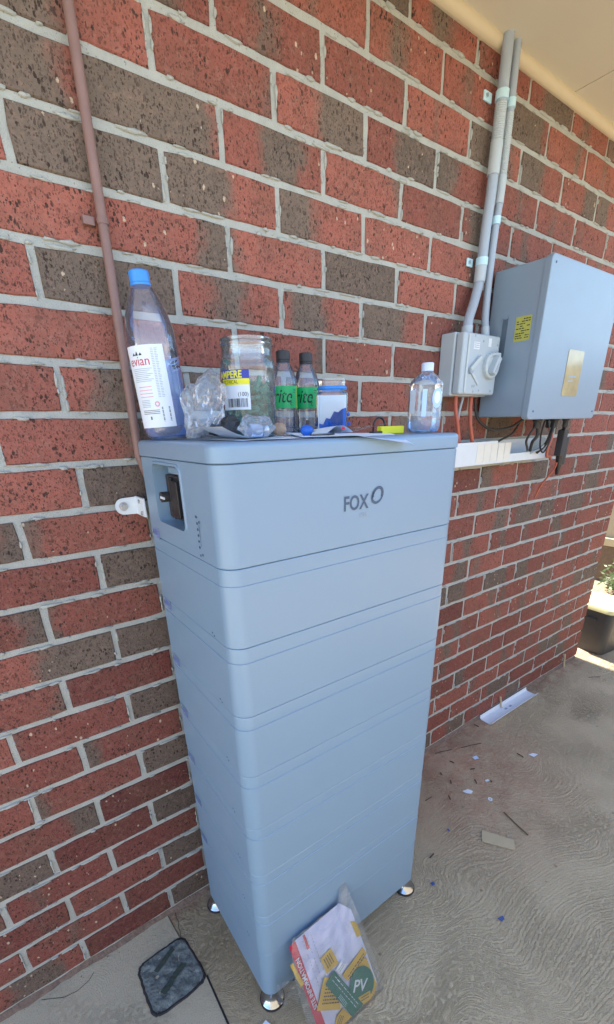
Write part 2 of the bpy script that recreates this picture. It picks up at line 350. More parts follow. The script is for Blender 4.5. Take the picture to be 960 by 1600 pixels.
groove([(.0105, -.222), (.003, -3.0)], .005, GZ + .0008, M_rub, 'expansion_joint')
groove([(.002, -.008), (-.001, -.03), (.001, -.04), (-.006, -.058), (-.006, -.07), (-.011, -.088)], .0012, GZ + .0007, M_inkb, 'crack')
groove([(-.36, -.015), (-.31, -.045), (-.28, -.05), (-.25, -.043), (-.235, -.03)], .0013, GZ + .0007, M_inkb, 'crack')
# rough patch let into the slab
pt = thing('cement_patch', 'rough blue-grey square cement patch with two dark slots in the slab', 'floor patch', (-.066, -.155, GZ))
o2 = [(-.020, -.086), (-.007, -.092), (-.001, -.105), (.004, -.15), (.009, -.205), (.006, -.222), (-.006, -.232), (-.06, -.237), (-.115, -.236), (-.129, -.230), (-.137, -.215), (-.139, -.16), (-.138, -.110), (-.131, -.095), (-.118, -.088), (-.06, -.086)]
def dense(P, k=5, j=.0011):
    o = []
    for i in range(len(P)):
        a, b = P[i], P[(i + 1) % len(P)]
        for t in range(k): o.append((a[0] + (b[0] - a[0]) * t / k + random.uniform(-j, j), a[1] + (b[1] - a[1]) * t / k + random.uniform(-j, j)))
    return o
o2d = dense(o2); cxp, cyp = -.064, -.158
rings = []
for s, h in ((1.02, .0), (1.0, .0020), (.965, .0026), (.93, .0012)):
    rings.append([(cxp + (x - cxp) * s, cyp + (y - cyp) * s, GZ + h + random.uniform(0, .0012)) for x, y in o2d])
M_rim = simple('bitumen_rim', (.030, .026, .026), .8, var=.4, bump=.003, bscale=150)
M_cem = simple('blue_grey_cement', (.155, .175, .165), .85, var=.95, vscale=60, bump=.006, bscale=110)
M_slot = simple('damp_green_slot', (.045, .062, .050), .9, var=.3, bump=.003, bscale=120)
obj('rim', loft(rings, False, False), M_rim, pt, world=True, smooth=50)
g = G(); R0 = [(cxp + (x - cxp) * .935, cyp + (y - cyp) * .935) for x, y in o2d]; NR = 14; n = len(R0)
v = []; f = []
for k in range(NR + 1):
    s = 1 - k / NR * .97
    for x, y in R0:
        X, Y = cxp + (x - cxp) * s, cyp + (y - cyp) * s
        v.append((X, Y, GZ + .0015 + .006 * noise.noise(Vector((X * 45, Y * 45, 3))) * (1 if k else 0) + .0015 + .002 * noise.noise(Vector((X * 150, Y * 150, 1)))))
for k in range(NR):
    for i in range(n): f.append((k * n + i, k * n + (i + 1) % n, (k + 1) * n + (i + 1) % n, (k + 1) * n + i))
f.append(tuple(NR * n + i for i in range(n))); obj('cement_infill', G().add(v, f), M_cem, pt, world=True, smooth=60)
for (x0, y0, x1, y1, wd) in ((-.098, -.135, -.040, -.105, .013), (-.100, -.195, -.030, -.160, .015)):
    a, b = Vector((x0, y0, 0)), Vector((x1, y1, 0)); d = (b - a).normalized(); s = d.cross(Vector((0, 0, 1))) * wd / 2
    P = dense([tuple((a + s)[:2]), tuple((b + s)[:2]), tuple((b - s)[:2]), tuple((a - s)[:2])], 6, .001)
    obj('slot', poly(P, lambda u, v, h: (u, v, GZ + .0055 + h), .0018), M_slot, pt, world=True)
# ------------------------------------------------------------------ brick wall
WX0, WX1 = -1.45, 2.585  # unseen left end cut short so more light reaches the cabinet side
wall = thing('brick_wall', 'red and grey clay brick house wall with pale mortar joints', 'wall', (0, 0, GZ))
def brick_mesh(i, wd=.230):
    hw, hh = wd / 2, .0378; P = []
    N_ = 16
    base = [(-hw, -hh), (-hw * .55, -hh), (-hw * .1, -hh), (hw * .4, -hh), (hw * .75, -hh), (hw, -hh), (hw, -hh * .2), (hw, hh), (hw * .6, hh), (hw * .15, hh), (-hw * .3, hh), (-hw * .7, hh), (-hw, hh), (-hw, hh * .25)]
    R = random.Random(i + 5); out = []
    for k, (x, y) in enumerate(base):
        cor = abs(abs(x) - hw) < 1e-6 and abs(abs(y) - hh) < 1e-6; a = .0038 if cor else .0021
        out.append((x - math.copysign(1, x) * R.uniform(0, a) * (abs(abs(x) - hw) < 1e-6), y - math.copysign(1, y) * R.uniform(0, a) * (abs(abs(y) - hh) < 1e-6)))
    r0 = [(x * (1 - .0018 / hw), R.uniform(-.0004, .0003), y * (1 - .0018 / hh)) for x, y in out]
    r1 = [(x, .0022, y) for x, y in out]; r2 = [(x, .09, y) for x, y in out]
    return loft([r0, r1, r2], True, False).mesh('brick', M_brick, 30)
VAR = [brick_mesh(i) for i in range(10)]
CUT = {}
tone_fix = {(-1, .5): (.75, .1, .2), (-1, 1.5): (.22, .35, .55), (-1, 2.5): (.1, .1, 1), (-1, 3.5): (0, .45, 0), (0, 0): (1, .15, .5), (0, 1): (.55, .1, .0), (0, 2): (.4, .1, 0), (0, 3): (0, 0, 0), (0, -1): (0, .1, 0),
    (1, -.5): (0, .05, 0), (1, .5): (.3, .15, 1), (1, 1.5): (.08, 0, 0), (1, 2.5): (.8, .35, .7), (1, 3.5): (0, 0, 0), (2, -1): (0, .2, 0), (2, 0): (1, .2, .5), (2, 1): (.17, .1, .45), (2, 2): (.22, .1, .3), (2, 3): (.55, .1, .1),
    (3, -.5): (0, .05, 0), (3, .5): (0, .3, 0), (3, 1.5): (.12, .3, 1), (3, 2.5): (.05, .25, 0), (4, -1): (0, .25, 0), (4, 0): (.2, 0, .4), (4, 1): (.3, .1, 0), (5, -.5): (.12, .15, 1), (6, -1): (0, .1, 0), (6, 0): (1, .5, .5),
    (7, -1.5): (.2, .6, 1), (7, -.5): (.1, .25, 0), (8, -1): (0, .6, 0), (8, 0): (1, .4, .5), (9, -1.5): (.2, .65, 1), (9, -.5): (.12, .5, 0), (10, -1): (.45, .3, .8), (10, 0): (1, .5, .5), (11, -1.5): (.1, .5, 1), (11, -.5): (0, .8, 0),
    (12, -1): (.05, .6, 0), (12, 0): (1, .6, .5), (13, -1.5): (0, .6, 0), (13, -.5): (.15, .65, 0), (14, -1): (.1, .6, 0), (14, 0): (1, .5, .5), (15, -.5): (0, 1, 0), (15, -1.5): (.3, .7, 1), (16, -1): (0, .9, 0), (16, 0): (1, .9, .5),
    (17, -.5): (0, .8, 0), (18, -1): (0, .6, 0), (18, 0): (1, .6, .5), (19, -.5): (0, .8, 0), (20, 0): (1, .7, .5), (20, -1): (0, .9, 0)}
sil = [(205, 690), (722, 682), (648, 1370), (415, 1550), (326, 1395)]
def inside(p, P):
    c = False; j = len(P) - 1
    for i in range(len(P)):
        if (P[i][1] > p[1]) != (P[j][1] > p[1]) and p[0] < (P[j][0] - P[i][0]) * (p[1] - P[i][1]) / (P[j][1] - P[i][1]) + P[i][0]: c = not c
        j = i
    return c
bricks = []
for c in range(-5, 21):
    j = -6 if c % 2 == 0 else -5.5
    while j * BB < WX1:
        xa, xb = j * BB + .005, min((j + 1) * BB - .005, WX1)
        if xb - xa > .03:
            zc = (20.5 - c) * MB; pr = [project((x, 0, z)) for x, z in ((xa, zc - .038), (xb, zc - .038), (xb, zc + .038), (xa, zc + .038))]
            cl = [(min(max(x, 0), 960), min(max(y, 0), 1600)) for x, y in pr]
            ar = abs(sum(cl[k][0] * cl[(k + 1) % 4][1] - cl[(k + 1) % 4][0] * cl[k][1] for k in range(4))) / 2
            if (xb + .2) < -.9: ar = 0
            if all(inside(p, sil) for p in pr): ar = 0
            jj = j; t = tone_fix.get((c, jj))
            if t is None:
                r = random.random(); t = (random.uniform(.7, 1) if r < (.06 if j < 3 else 0) else random.uniform(.15, .5) if r < .30 else random.uniform(0, .12), random.uniform(0, .6) if j < 5 else random.uniform(0, .4), random.random())  # bricks further right kept lighter, painting in the glare there
                if c > 5: t = (t[0], min(1, t[1] + .25), t[2])  # lower courses painted darker for the light falling off there
            bricks.append((ar, c, j, xa, xb, zc, t))
        j += 1
bricks.sort(key=lambda b: -b[0])
main, rest = bricks[:300], bricks[300:]
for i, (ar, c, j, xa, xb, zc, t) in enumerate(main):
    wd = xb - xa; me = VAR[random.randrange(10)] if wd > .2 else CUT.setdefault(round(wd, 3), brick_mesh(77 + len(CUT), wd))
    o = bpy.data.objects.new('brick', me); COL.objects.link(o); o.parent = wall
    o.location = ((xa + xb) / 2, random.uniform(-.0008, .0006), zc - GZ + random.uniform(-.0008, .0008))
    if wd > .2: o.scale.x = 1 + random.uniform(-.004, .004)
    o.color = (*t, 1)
g = G(); tones = []
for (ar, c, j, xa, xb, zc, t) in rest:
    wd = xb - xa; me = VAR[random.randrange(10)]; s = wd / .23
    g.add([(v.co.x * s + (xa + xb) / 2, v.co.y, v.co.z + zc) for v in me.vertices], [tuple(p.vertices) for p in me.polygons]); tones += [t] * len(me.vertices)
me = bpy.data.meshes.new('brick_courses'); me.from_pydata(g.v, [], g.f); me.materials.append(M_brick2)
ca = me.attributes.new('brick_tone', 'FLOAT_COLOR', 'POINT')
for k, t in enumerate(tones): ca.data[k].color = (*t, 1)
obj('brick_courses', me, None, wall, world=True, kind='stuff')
# mortar: a slightly uneven sheet with a solid wall behind it
nx, nz = 430, 200; mx0, mx1, mz0, mz1 = WX0, WX1 - .012, -.03, 2.25
gm = G().add([(mx0 + (mx1 - mx0) * i / nx, 0.0034 + .0016 * noise.noise(Vector((i * .35, k * .35, 0))) + .0010 * noise.noise(Vector((i * .09, k * .09, 5))), mz0 + (mz1 - mz0) * k / nz) for k in range(nz + 1) for i in range(nx + 1)],
             [(k * (nx + 1) + i, k * (nx + 1) + i + 1, (k + 1) * (nx + 1) + i + 1, (k + 1) * (nx + 1) + i) for k in range(nz) for i in range(nx)])
obj('mortar', gm, M_mortar, wall, world=True, smooth=60)
obj('wall_core', box(WX0, WX1 - .01, .012, 5.0, -.03, 2.3), M_mortar, wall, world=True)
# blobs of mortar squeezed over the brick edges
R = random.Random(31); g = G()
for _ in range(2600):
    c = R.randrange(-5, 21); xx = R.uniform(-.75, WX1 - .03); up = R.random() < .5; L = R.uniform(.004, .024) * R.choice((.6, 1, 1)); H = R.uniform(.0012, .0034)
    if R.random() < .28:                       # beside a head joint
        jx = round(xx / BB - (c % 2) * .5) + (c % 2) * .5; xx = jx * BB + R.choice((-.0052, .0052)); zz = (20.5 - c) * MB + R.uniform(-.03, .03); L, H = R.uniform(.0015, .003), R.uniform(.004, .014)
        if xx > WX1 - .02: continue
    else: zz = (21 - c) * MB + (-.0048 if up else .0048)
    P = []
    for k in range(9):
        a = 2 * pi * k / 9; q_ = R.uniform(.6, 1.25); P.append((xx + L * cos(a) * q_, zz + H * sin(a) * q_))
    cy = R.uniform(.0002, .0010); n0 = len(g.v)
    g.add([(xx, -cy - .0010, zz)] + [(x, -cy, z) for x, z in P] + [(xx + (x - xx) * 1.08, .0042, zz + (z - zz) * 1.08) for x, z in P],
          [(0, 1 + k, 1 + (k + 1) % 9) for k in range(9)] + [(1 + k, 10 + k, 10 + (k + 1) % 9, 1 + (k + 1) % 9) for k in range(9)])
obj('mortar_smears', g, M_mortar, wall, world=True, smooth=80, kind='stuff')
# mortar droppings and grit along the wall foot
R = random.Random(4); g = G()
xs = [WX0 + i * .02 for i in range(int((WX1 - WX0) / .02) + 1)]
ra, rb, rc = [], [], []
for x in xs:
    a = .007 + .006 * noise.noise(Vector((x * 9, 0, 0))) + .004 * noise.noise(Vector((x * 40, 0, 0))); z = .006 + .006 * noise.noise(Vector((x * 14, 3, 0)))
    ra.append((x, .004, GZ + max(.002, z) + .008)); rb.append((x, -a * .45, GZ + max(.001, z) + .003)); rc.append((x, -a, GZ + .0003))
n = len(xs); g.add(ra + rb + rc, [(i, i + 1, n + i + 1, n + i) for i in range(n - 1)] + [(n + i, n + i + 1, 2 * n + i + 1, 2 * n + i) for i in range(n - 1)])
M_grit = simple('mortar_and_brick_grit', (.20, .14, .11), .95, var=.6, vscale=60, bump=.006, bscale=160)
obj('footing_smear', g, M_grit, wall, world=True, smooth=70)
# ------------------------------------------------------------------ eave and roof over the wall
ev = thing('roof_eave', 'cream painted eave with soffit board and quad moulding above the brick wall', 'roof', (0, 0, 2.2))
SZ = 2.222
for k in range(4):
    obj('soffit_panel', box(-1.49 + k * 1.0 + .002, -.49 + k * 1.0 - .002 if k < 3 else 2.62, -.60, -.0005, SZ, SZ + .008), M_soff, ev, world=True)
obj('quad_moulding', tube([(WX0, -.003, SZ - .005), (WX1, -.003, SZ - .005)], .017, 12), M_cream, ev, world=True, smooth=40)
obj('fascia', box(-1.49, 2.62, -.622, -.602, SZ - .03, SZ + .16, .002), M_gutter, ev, world=True)
obj('gutter', loft([[(x, y, z) for y, z in ((-.625, SZ + .13), (-.625, SZ + .02), (-.70, SZ + .02), (-.735, SZ + .06), (-.735, SZ + .14), (-.73, SZ + .14), (-.73, SZ + .065), (-.70, SZ + .028), (-.632, SZ + .028), (-.632, SZ + .13))] for x in (-1.49, 2.62)]), M_gutter, ev, world=True)
ra_ = rad(21); rf = G()
for i in range(18):                          # tile courses up the slope
    y0, y1 = -.68 + i * .31 * cos(ra_), -.68 + (i + 1) * .31 * cos(ra_) + .02; z0 = SZ + .17 + i * .31 * sin(ra_)
    rf.join(loft([[(x, y, z) for y, z in ((y0, z0 + .02), (y1, z0 + .02 + .31 * sin(ra_)), (y1, z0 - .02 + .31 * sin(ra_)), (y0, z0 - .01))] for x in (-1.52, 2.66)]))
obj('tile_courses', rf, M_roof, ev, world=True, kind='stuff')
# ------------------------------------------------------------------ battery stack
BX0, BX1, BY0, BY1, BZ0, BZ1 = .099, .636, -.399, -.046, .054, 1.331
bcx, bcy, hx, hy = (BX0 + BX1) / 2, (BY0 + BY1) / 2, (BX1 - BX0) / 2, (BY1 - BY0) / 2
bat = thing('battery_stack', 'tall pale blue-grey battery cabinet of stacked modules on chrome feet against the brick wall', 'battery cabinet', (bcx, bcy, GZ))
RC = .030
def ring(z, ins): return [(bcx + x, bcy + y, z) for x, y in rr(hx - ins, hy - ins, RC - ins, 8)]
def module(z0, z1, lip=.027, lipin=.0012):
    L = [ring(z0, .0036), ring(z0 + .0006, .0014), ring(z0 + .0022, 0)]
    if lip: L += [ring(z1 - lip - .0008, 0), ring(z1 - lip, .0013), ring(z1 - lip + .0010, lipin * .5)]
    L += [ring(z1 - .0024, lipin * .5), ring(z1 - .0006, .0018), ring(z1 - .0002, .0036)]
    return loft(L)
seams = [.215, .350, .483, .617, .751, .885, 1.019, 1.153]
b0 = obj('base_module', module(BZ0, .215, .0), M_case, bat, 40, world=True)
for i in range(7): obj('battery_module', module(seams[i], seams[i + 1]), M_case, bat, 40, world=True)
# control unit with the recess cut in its side
cu = obj('control_unit', module(1.153, 1.303, 0), M_case, bat, 40, world=True)
ry, rz_ = -.199, 1.242
cutm = loft([[(x, ry + a, rz_ + b) for a, b in rr(.066, .052, .014, 5)] for x in (BX0 - .02, BX0 + .035)]).mesh('cut', M_case)
cuto = bpy.data.objects.new('cut', cutm); COL.objects.link(cuto); cuto.location = cu.location
cuto.location = Vector((-bcx, -bcy, -GZ)) + bat.location; tmp = bpy.data.objects.new('tmp', cu.data); COL.objects.link(tmp)
bmod = tmp.modifiers.new('b', 'BOOLEAN'); bmod.object = cuto; bmod.operation = 'DIFFERENCE'; bmod.solver = 'EXACT'
dg = bpy.context.evaluated_depsgraph_get(); nm = bpy.data.meshes.new_from_object(tmp.evaluated_get(dg)); nm.name = 'control_unit'
bpy.data.objects.remove(tmp); bpy.data.objects.remove(cuto); cu.data = nm
obj('recess_lip', (lambda o, i: loft([[(BX0 + .0005, ry + a, rz_ + b) for a, b in o], [(BX0 - .0016, ry + a * .985, rz_ + b * .985) for a, b in o], [(BX0 - .0016, ry + a, rz_ + b) for a, b in i], [(BX0 + .004, ry + a, rz_ + b) for a, b in i]], False, False))(rr(.070, .056, .016, 5), rr(.0655, .0515, .0135, 5)), M_case, cu, 40, world=True)
sx = BX0 + .034                               # black isolator switch inside
sw = obj('isolator_switch', box(sx - .022, sx, ry - .034, ry + .040, rz_ - .042, rz_ + .034, .003).join(box(sx - .030, sx - .021, ry - .030, ry - .004, rz_ - .036, rz_ + .026, .002)).join(box(sx - .027, sx - .021, ry + .0, ry + .006, rz_ - .04, rz_ + .03, .001)).join(box(sx - .026, sx - .02, ry + .012, ry + .018, rz_ - .04, rz_ + .03, .001)), M_black, cu, world=True)
obj('side_plate', box(sx - .012, sx - .0005, ry + .041, ry + .056, rz_ - .036, rz_ + .022, .001), M_white, sw, world=True)
kn = tube([(sx - .020, ry + .028, rz_ - .004), (sx - .038, ry + .028, rz_ - .004)], .009, 16); obj('knob', kn, M_blk2, sw, 40, world=True)
obj('knob_pointer', box(sx - .0395, sx - .038, ry + .008, ry + .028, rz_ - .006, rz_ - .002), M_white, sw, world=True)
obj('inner_ledge', box(BX0 + .012, BX0 + .0345, ry - .062, ry + .02, rz_ + .036, rz_ + .048, .002), M_case, cu, world=True)
obj('lid', loft([ring(1.3032, .003), ring(1.3038, .001), ring(1.305, -.0008), ring(1.3235, -.0008), ring(1.3275, .0008), ring(1.3300, .004), ring(1.3310, .008)]), M_case, bat, 50, world=True)
FY = BY0 - .0006
def front(u, v, h=0): return (u, FY - h, v)
lg = text('FOX', .0345, lambda x, y: (x * .82 + .353, FY, y + .2255 + 1), weight=.0006)
for a0, a1, r0, wv in ((0, 360, 1.0, .0), (-20, 200, .82, .0)):
    P = []
    for k in range(49):
        a = rad(a0 + (a1 - a0) * k / 48); P.append((cos(a), sin(a)))
    v = []; f = []
    for k, (ca_, sa) in enumerate(P):
        wd = .0030 * (.55 + .45 * sin(rad(a0 + (a1 - a0) * k / 48 * 1.0) + 3.6)) + .0017; rx, rz2 = .0130 * r0, .0135 * r0
        for s in (wd / 2, -wd / 2):
            X, Z = (rx + s) * ca_, (rz2 + s) * sa; v.append((.4035 + X + Z * .22, FY, 1.2350 + Z))
    f = [(2 * k, 2 * k + 2, 2 * k + 3, 2 * k + 1) for k in range(48)]; lg.add(v, f)
lgo = obj('logo', lg, M_ink, bat, world=True, label='dark blue FOX lettering with a ring')
obj('small_logo_letters', text('ESS', .010, lambda x, y: (x * 1.4 + .3725, FY, y + 1.2035)), M_ink2, bat, world=True)
SX = BX0 - .0005
led = G()
for k in range(5):
    z = 1.213 - k * .0095; led.join(tube([(SX, -.315, z), (SX - .0004, -.315, z)], .0022, 10))
led.join(tube([(SX, -.313, 1.222), (SX - .0004, -.313, 1.222)], .0012, 8)); led.add([(SX - .0002, -.3215, 1.212), (SX - .0002, -.3227, 1.212), (SX - .0002, -.3227, 1.178), (SX - .0002, -.3215, 1.178)], [(0, 1, 2, 3)])
for zz, dy in ((1.2215, .004), (1.2145, -.006), (1.160, .002), (1.1625, -.007)): led.add([(SX - .0002, -.315 + dy, zz), (SX - .0002, -.315 + dy - .005, zz), (SX - .0002, -.315 + dy - .005, zz + .0035), (SX - .0002, -.315 + dy, zz + .0035)], [(0, 1, 2, 3)])
obj('status_lights', led, M_ink, cu, world=True)
for z in (1.163, 1.012, .876, .740, .600, .461, .325):
    st = obj('warning_sticker', G().add([(SX, -.076, z + .010), (SX, -.118, z + .010), (SX, -.118, z - .013), (SX, -.076, z - .013)], [(0, 1, 2, 3)]), M_stick, bat, world=True)
    pg = G()
    def bar(y0, y1, z0, z1, mi=0):
        y0 -= .022; y1 -= .022; pg.add([(SX - .0003, y0, z0), (SX - .0003, y1, z0), (SX - .0003, y1, z1), (SX - .0003, y0, z1)], [(0, 1, 2, 3)], mi)
    pg.add([(SX - .0003, -.078, z - .005), (SX - .0003, -.089, z - .005), (SX - .0003, -.0835, z + .006)], [(0, 1, 2)], 1); bar(-.069, -.079, z - .006, z + .007)
    for k in range(3): bar(-.081, -.094, z + .005 - k * .006, z + .002 - k * .006)
    obj('sticker_print', pg, [M_blue_ink, M_ink], st, world=True)
for z in seams[:-1]:
    mk = G().join(tube([(SX, -.326, z + .010), (SX - .0003, -.326, z + .010)], .0018, 8)).join(tube([(SX, -.333, z + .0065), (SX - .0003, -.333, z + .0065)], .0018, 8))
    obj('rating_mark', mk, M_ink, bat, world=True)
for fx, fy in ((BX0 + .028, BY0 + .028), (BX1 - .016, BY0 + .026), (BX0 + .020, BY1 - .016), (BX1 - .028, BY1 - .028)):
    ft = obj('foot', lathe([(.0290, .0055), (.0295, .0085), (.0275, .0110), (.0215, .0165), (.0160, .026), (.0120, .038), (.0108, .047), (.0, .048)], 32).mv(fx, fy, GZ), M_chrome, bat, 35, world=True)
    obj('rubber_pad', cyl(.0320, 0.0004, .0058, 32, .0015).mv(fx, fy, GZ), M_rub, ft, 40, world=True)
    obj('threaded_stem', cyl(.0056, .03, .075, 14).mv(fx, fy, GZ), M_chrome, ft, 40, world=True)
    obj('lock_nut', lathe([(.0098, .056), (.0098, .063)], 6, True, True).mv(fx, fy, GZ), M_steel, ft, world=True)
# wall bracket
br = obj('wall_bracket', poly([(.052 + .0165 - .0165 * cos(rad(a)), 1.2045 + .0165 * sin(rad(a))) for a in range(-90, 91, 15)] + [(.0960, 1.222), (.0960, 1.187)], lambda u, v, h: (u, -.004 - h, v), .0028).join(box(.0935, .0985, -.056, -.0035, 1.186, 1.223, .001)), M_duct, bat, 40, world=True)
obj('bolt', tube([(.068, -.006, 1.205), (.068, -.0115, 1.205)], .0062, 6).join(tube([(.068, -.0065, 1.205), (.068, -.0078, 1.205)], .009, 20)), M_steel, br, 40, world=True)
for yy, zz in ((-.036, 1.2155), (-.046, 1.1935)): obj('bolt', tube([(.0940, yy, zz), (.0905, yy, zz)], .0042, 6), M_steel, br, 40, world=True)
# ------------------------------------------------------------------ pipes on the wall
pp = thing('downpipe', 'thin brown painted copper pipe running up the wall behind the tall bottle', 'pipe', (.112, -.014, 0))
obj('pipe_run', tube([(.30, -.014, 1.22), (.16, -.014, 1.23), (.125, -.014, 1.255), (.113, -.0145, 1.30), (.1155, -.014, 1.6), (.118, -.014, 2.24)], .0082, 14), M_pipe, pp, 60, world=True)
for z in (1.672,): obj('pipe_clip', box(.086, .104, -.010, -.0006, z - .006, z + .006, .001).join(tube([(.116, -.014, z - .004), (.116, -.014, z + .004)], .0096, 14)), M_pipe, pp, 40, world=True)
def conduit(name, label, axis, r, cop, corr, clips):
    t = thing(name, label, 'conduit', axis[-1])
    obj('pipe_run', tube(smooth_path(axis, 8), r, 18), M_pvc, t, 60, world=True)
    for a, b in cop: obj('coupling', tube([a, b], r * 1.17, 20), M_pvc2, t, 40, world=True)
    for a, b in corr:
        A, B = Vector(a), Vector(b); L = (B - A).length; n = int(L / .0042); P = []
        for k in range(n * 4 + 1): P.append(A + (B - A) * k / (n * 4))
        obj('corrugated_sleeve', tube(P, r, 18, lambda s: r * (1.04 + .07 * sin(s * n * 2 * pi))), M_pvc2, t, 60, world=True)
    for (x, y, z, wv) in clips:
        cg = tube([(x, y, z - .009), (x, y, z + .009)], r * 1.22, 20)
        if wv: cg.join(box(x - wv, x - r * .9, -.006, -.0008, z - .010, z + .010, .002))
        c_ = obj('saddle_clip', cg, M_cyan, t, 40, world=True)
        if wv: obj('clip_screw', tube([(x - wv * .78, -.006, z), (x - wv * .78, -.009, z)], .0042, 12), M_steel, c_, world=True)
    return t
YB = -.026
conduit('large_conduit', 'thicker grey plastic conduit that bends into the top left of the isolator box', [(1.158, YB, 2.236), (1.158, YB, 1.95), (1.152, YB, 1.85), (1.150, YB, 1.765), (1.148, YB, 1.722), (1.128, YB - .004, 1.668), (1.104, YB - .010, 1.625), (1.097, YB - .014, 1.598), (1.097, YB - .014, 1.585)], .0135,
        [((1.158, YB, 2.025), (1.157, YB, 1.957)), ((1.150, YB, 1.775), (1.148, YB, 1.720)), ((1.097, YB - .013, 1.606), (1.097, YB - .014, 1.583))], [((1.158, YB, 2.098), (1.158, YB, 2.024))], [(1.158, YB, 2.112, .045), (1.1495, YB, 1.768, .038)])
conduit('small_conduit', 'thinner grey plastic conduit running straight down behind the thicker one', [(1.196, YB, 2.236), (1.200, YB, 1.95), (1.194, YB, 1.85), (1.192, YB, 1.75), (1.190, YB - .004, 1.65), (1.188, YB - .012, 1.60), (1.150, YB - .018, 1.588)][:6], .0105,
        [((1.199, YB, 1.965), (1.197, YB, 1.905)), ((1.188, YB - .010, 1.612), (1.188, YB - .014, 1.585))], [((1.198, YB, 2.09), (1.199, YB, 1.966))], [(1.198, YB, 2.108, 0), (1.194, YB, 1.868, 0)])
# ------------------------------------------------------------------ isolator box
ib = thing('isolator_box', 'grey electrical isolator box with round rotary knob, left of the inverter', 'switch box', (1.11, -.04, 1.42))
IX0, IX1, IZ0, IZ1, IY = 1.030, 1.212, 1.423, 1.586, -.080
obj('housing', box(IX0, IX1, -.052, -.001, IZ0, IZ1, .005, 3), M_iso, ib, 35, world=True)
obj('cover', box(IX0 + .003, IX1 - .003, IY, -.0535, IZ0 + .003, IZ1 - .003, .006, 3), M_iso, ib, 35, world=True)
obj('side_rail', box(IX0 + .022, IX0 + .030, IY - .0035, IY - .0002, IZ0 + .008, IZ1 - .008, .001), M_iso2, ib, world=True)
kc = (1.166, 1.503)
ky = lambda d: IY - d
kb = loft([[(kc[0] + (.034 - i_) * cos(2 * pi * k / 40), ky(d), kc[1] + (.034 - i_) * sin(2 * pi * k / 40)) for k in range(40)] for d, i_ in ((0, 0), (.012, .0), (.015, .003), (.015, .006), (.010, .009))]); 
kb.join(box(kc[0] + .006, kc[0] + .036, ky(.014), ky(0), kc[1] - .002, kc[1] + .036, .003))
ko = obj('knob_base', kb, M_iso2, ib, 35, world=True)
kg = box(-.009, .009, -.022, 0, -.026, .026, .004, 3).rot(rad(28), 'Y').mv(kc[0], ky(.008), kc[1]); obj('rotary_handle', kg, M_iso, ko, 35, world=True)
obj('handle_mark', box(-.0015, .0015, -.0008, 0, -.02, .004).rot(rad(28), 'Y').mv(kc[0], ky(.0302), kc[1]), M_ink2, ko, world=True)
obj('upper_lever', box(-.006, .006, -.010, 0, -.030, .026, .002).rot(rad(52), 'Y').mv(1.093, ky(.0002), 1.508), M_iso2, ib, 35, world=True)
obj('lower_lever', box(-.004, .004, -.004, 0, -.026, .026, .001).rot(rad(-50), 'Y').mv(1.098, ky(.0002), 1.470), M_iso2, ib, 35, world=True)
obj('pivot', tube([(1.074, ky(0), 1.487), (1.074, ky(.008), 1.487)], .008, 16), M_ink2, ib, 35, world=True)
nl = obj('name_label', box(1.080, 1.108, ky(.0008), ky(.0002), 1.543, 1.561), M_white, ib, world=True)
g = G()
for k in range(3): g.join(box(1.083, 1.105, ky(.0014), ky(.0010), 1.547 + k * .005, 1.5485 + k * .005))
obj('label_print', g, M_ink2, nl, world=True)
nl = obj('name_label', box(1.150, 1.164, ky(.0008), ky(.0002), 1.553, 1.574), M_white, ib, world=True)
obj('printed_mark', box(1.091, 1.096, ky(.0007), ky(.0002), 1.444, 1.451).join(box(1.099, 1.106, ky(.0007), ky(.0002), 1.445, 1.452)), M_ink2, ib, world=True)
for x, z in ((1.084, 1.576), (1.125, 1.565), (1.196, 1.560), (1.10, 1.434), (1.128, 1.437), (1.188, 1.437)): obj('cover_screw', tube([(x, ky(.0), z), (x, ky(.0012), z)], .0028, 10), M_ink2, ib, world=True)
# ------------------------------------------------------------------ inverter
iv = thing('inverter', 'large pale blue-grey wall inverter cabinet with yellow warning label and display window painted with a bronze reflection', 'inverter', (1.45, -.1, 1.353))
VX0, VX1, VY, VZ0, VZ1 = 1.234, 1.676, -.187, 1.353, 1.766
obj('housing', box(VX0 + .004, VX1 - .004, VY + .013, -.012, VZ0 + .010, VZ1 - .006, .006, 3), M_case2, iv, 35, world=True)
obj('front_cover', loft([[( (VX0 + VX1) / 2 + x, y, (VZ0 + VZ1) / 2 + z) for x, z in rr((VX1 - VX0) / 2 - i_, (VZ1 - VZ0) / 2 - i_, .014, 5)] for y, i_ in ((VY + .020, .001), (VY + .004, 0), (VY + .001, .0012), (VY, .004))]), M_case2, iv, 35, world=True)
obj('back_plate', box(VX0 + .03, VX1 - .03, -.0115, -.0008, VZ0 + .03, VZ1 - .03), M_steel, iv, world=True)
# side grip slot: flat plate, recess shade painted in dark
gs = [(( -.070 + a), 1.585 + b) for a, b in rr(.008, .055, .008, 5)]
obj('side_grip', poly(gs, lambda u, v, h: (VX0 + .0035 - h, u, v), .0010), M_gripshade, iv, world=True)
obj('grip_lip', poly([(-.070 + a, 1.637 + b) for a, b in rr(.008, .006, .005, 4)], lambda u, v, h: (VX0 + .0024 - h, u, v), .0012), M_case2, iv, world=True)
yl = obj('warning_label', box(VX0 + .0030, VX0 + .0037, -.152, -.104, 1.567, 1.630), M_wlab, iv, world=True, label='yellow warning label')
g = G(); R = random.Random(3)
for k in range(9):
    z = 1.574 + k * .006; y = -.108
    while y > -.147:
        L = R.uniform(.003, .010); 
        if R.random() < .75: g.join(box(VX0 + .0024, VX0 + .0029, max(y - L, -.149), y, z, z + .0022))
        y -= L + .002
obj('label_print', g, M_inkb, yl, world=True)
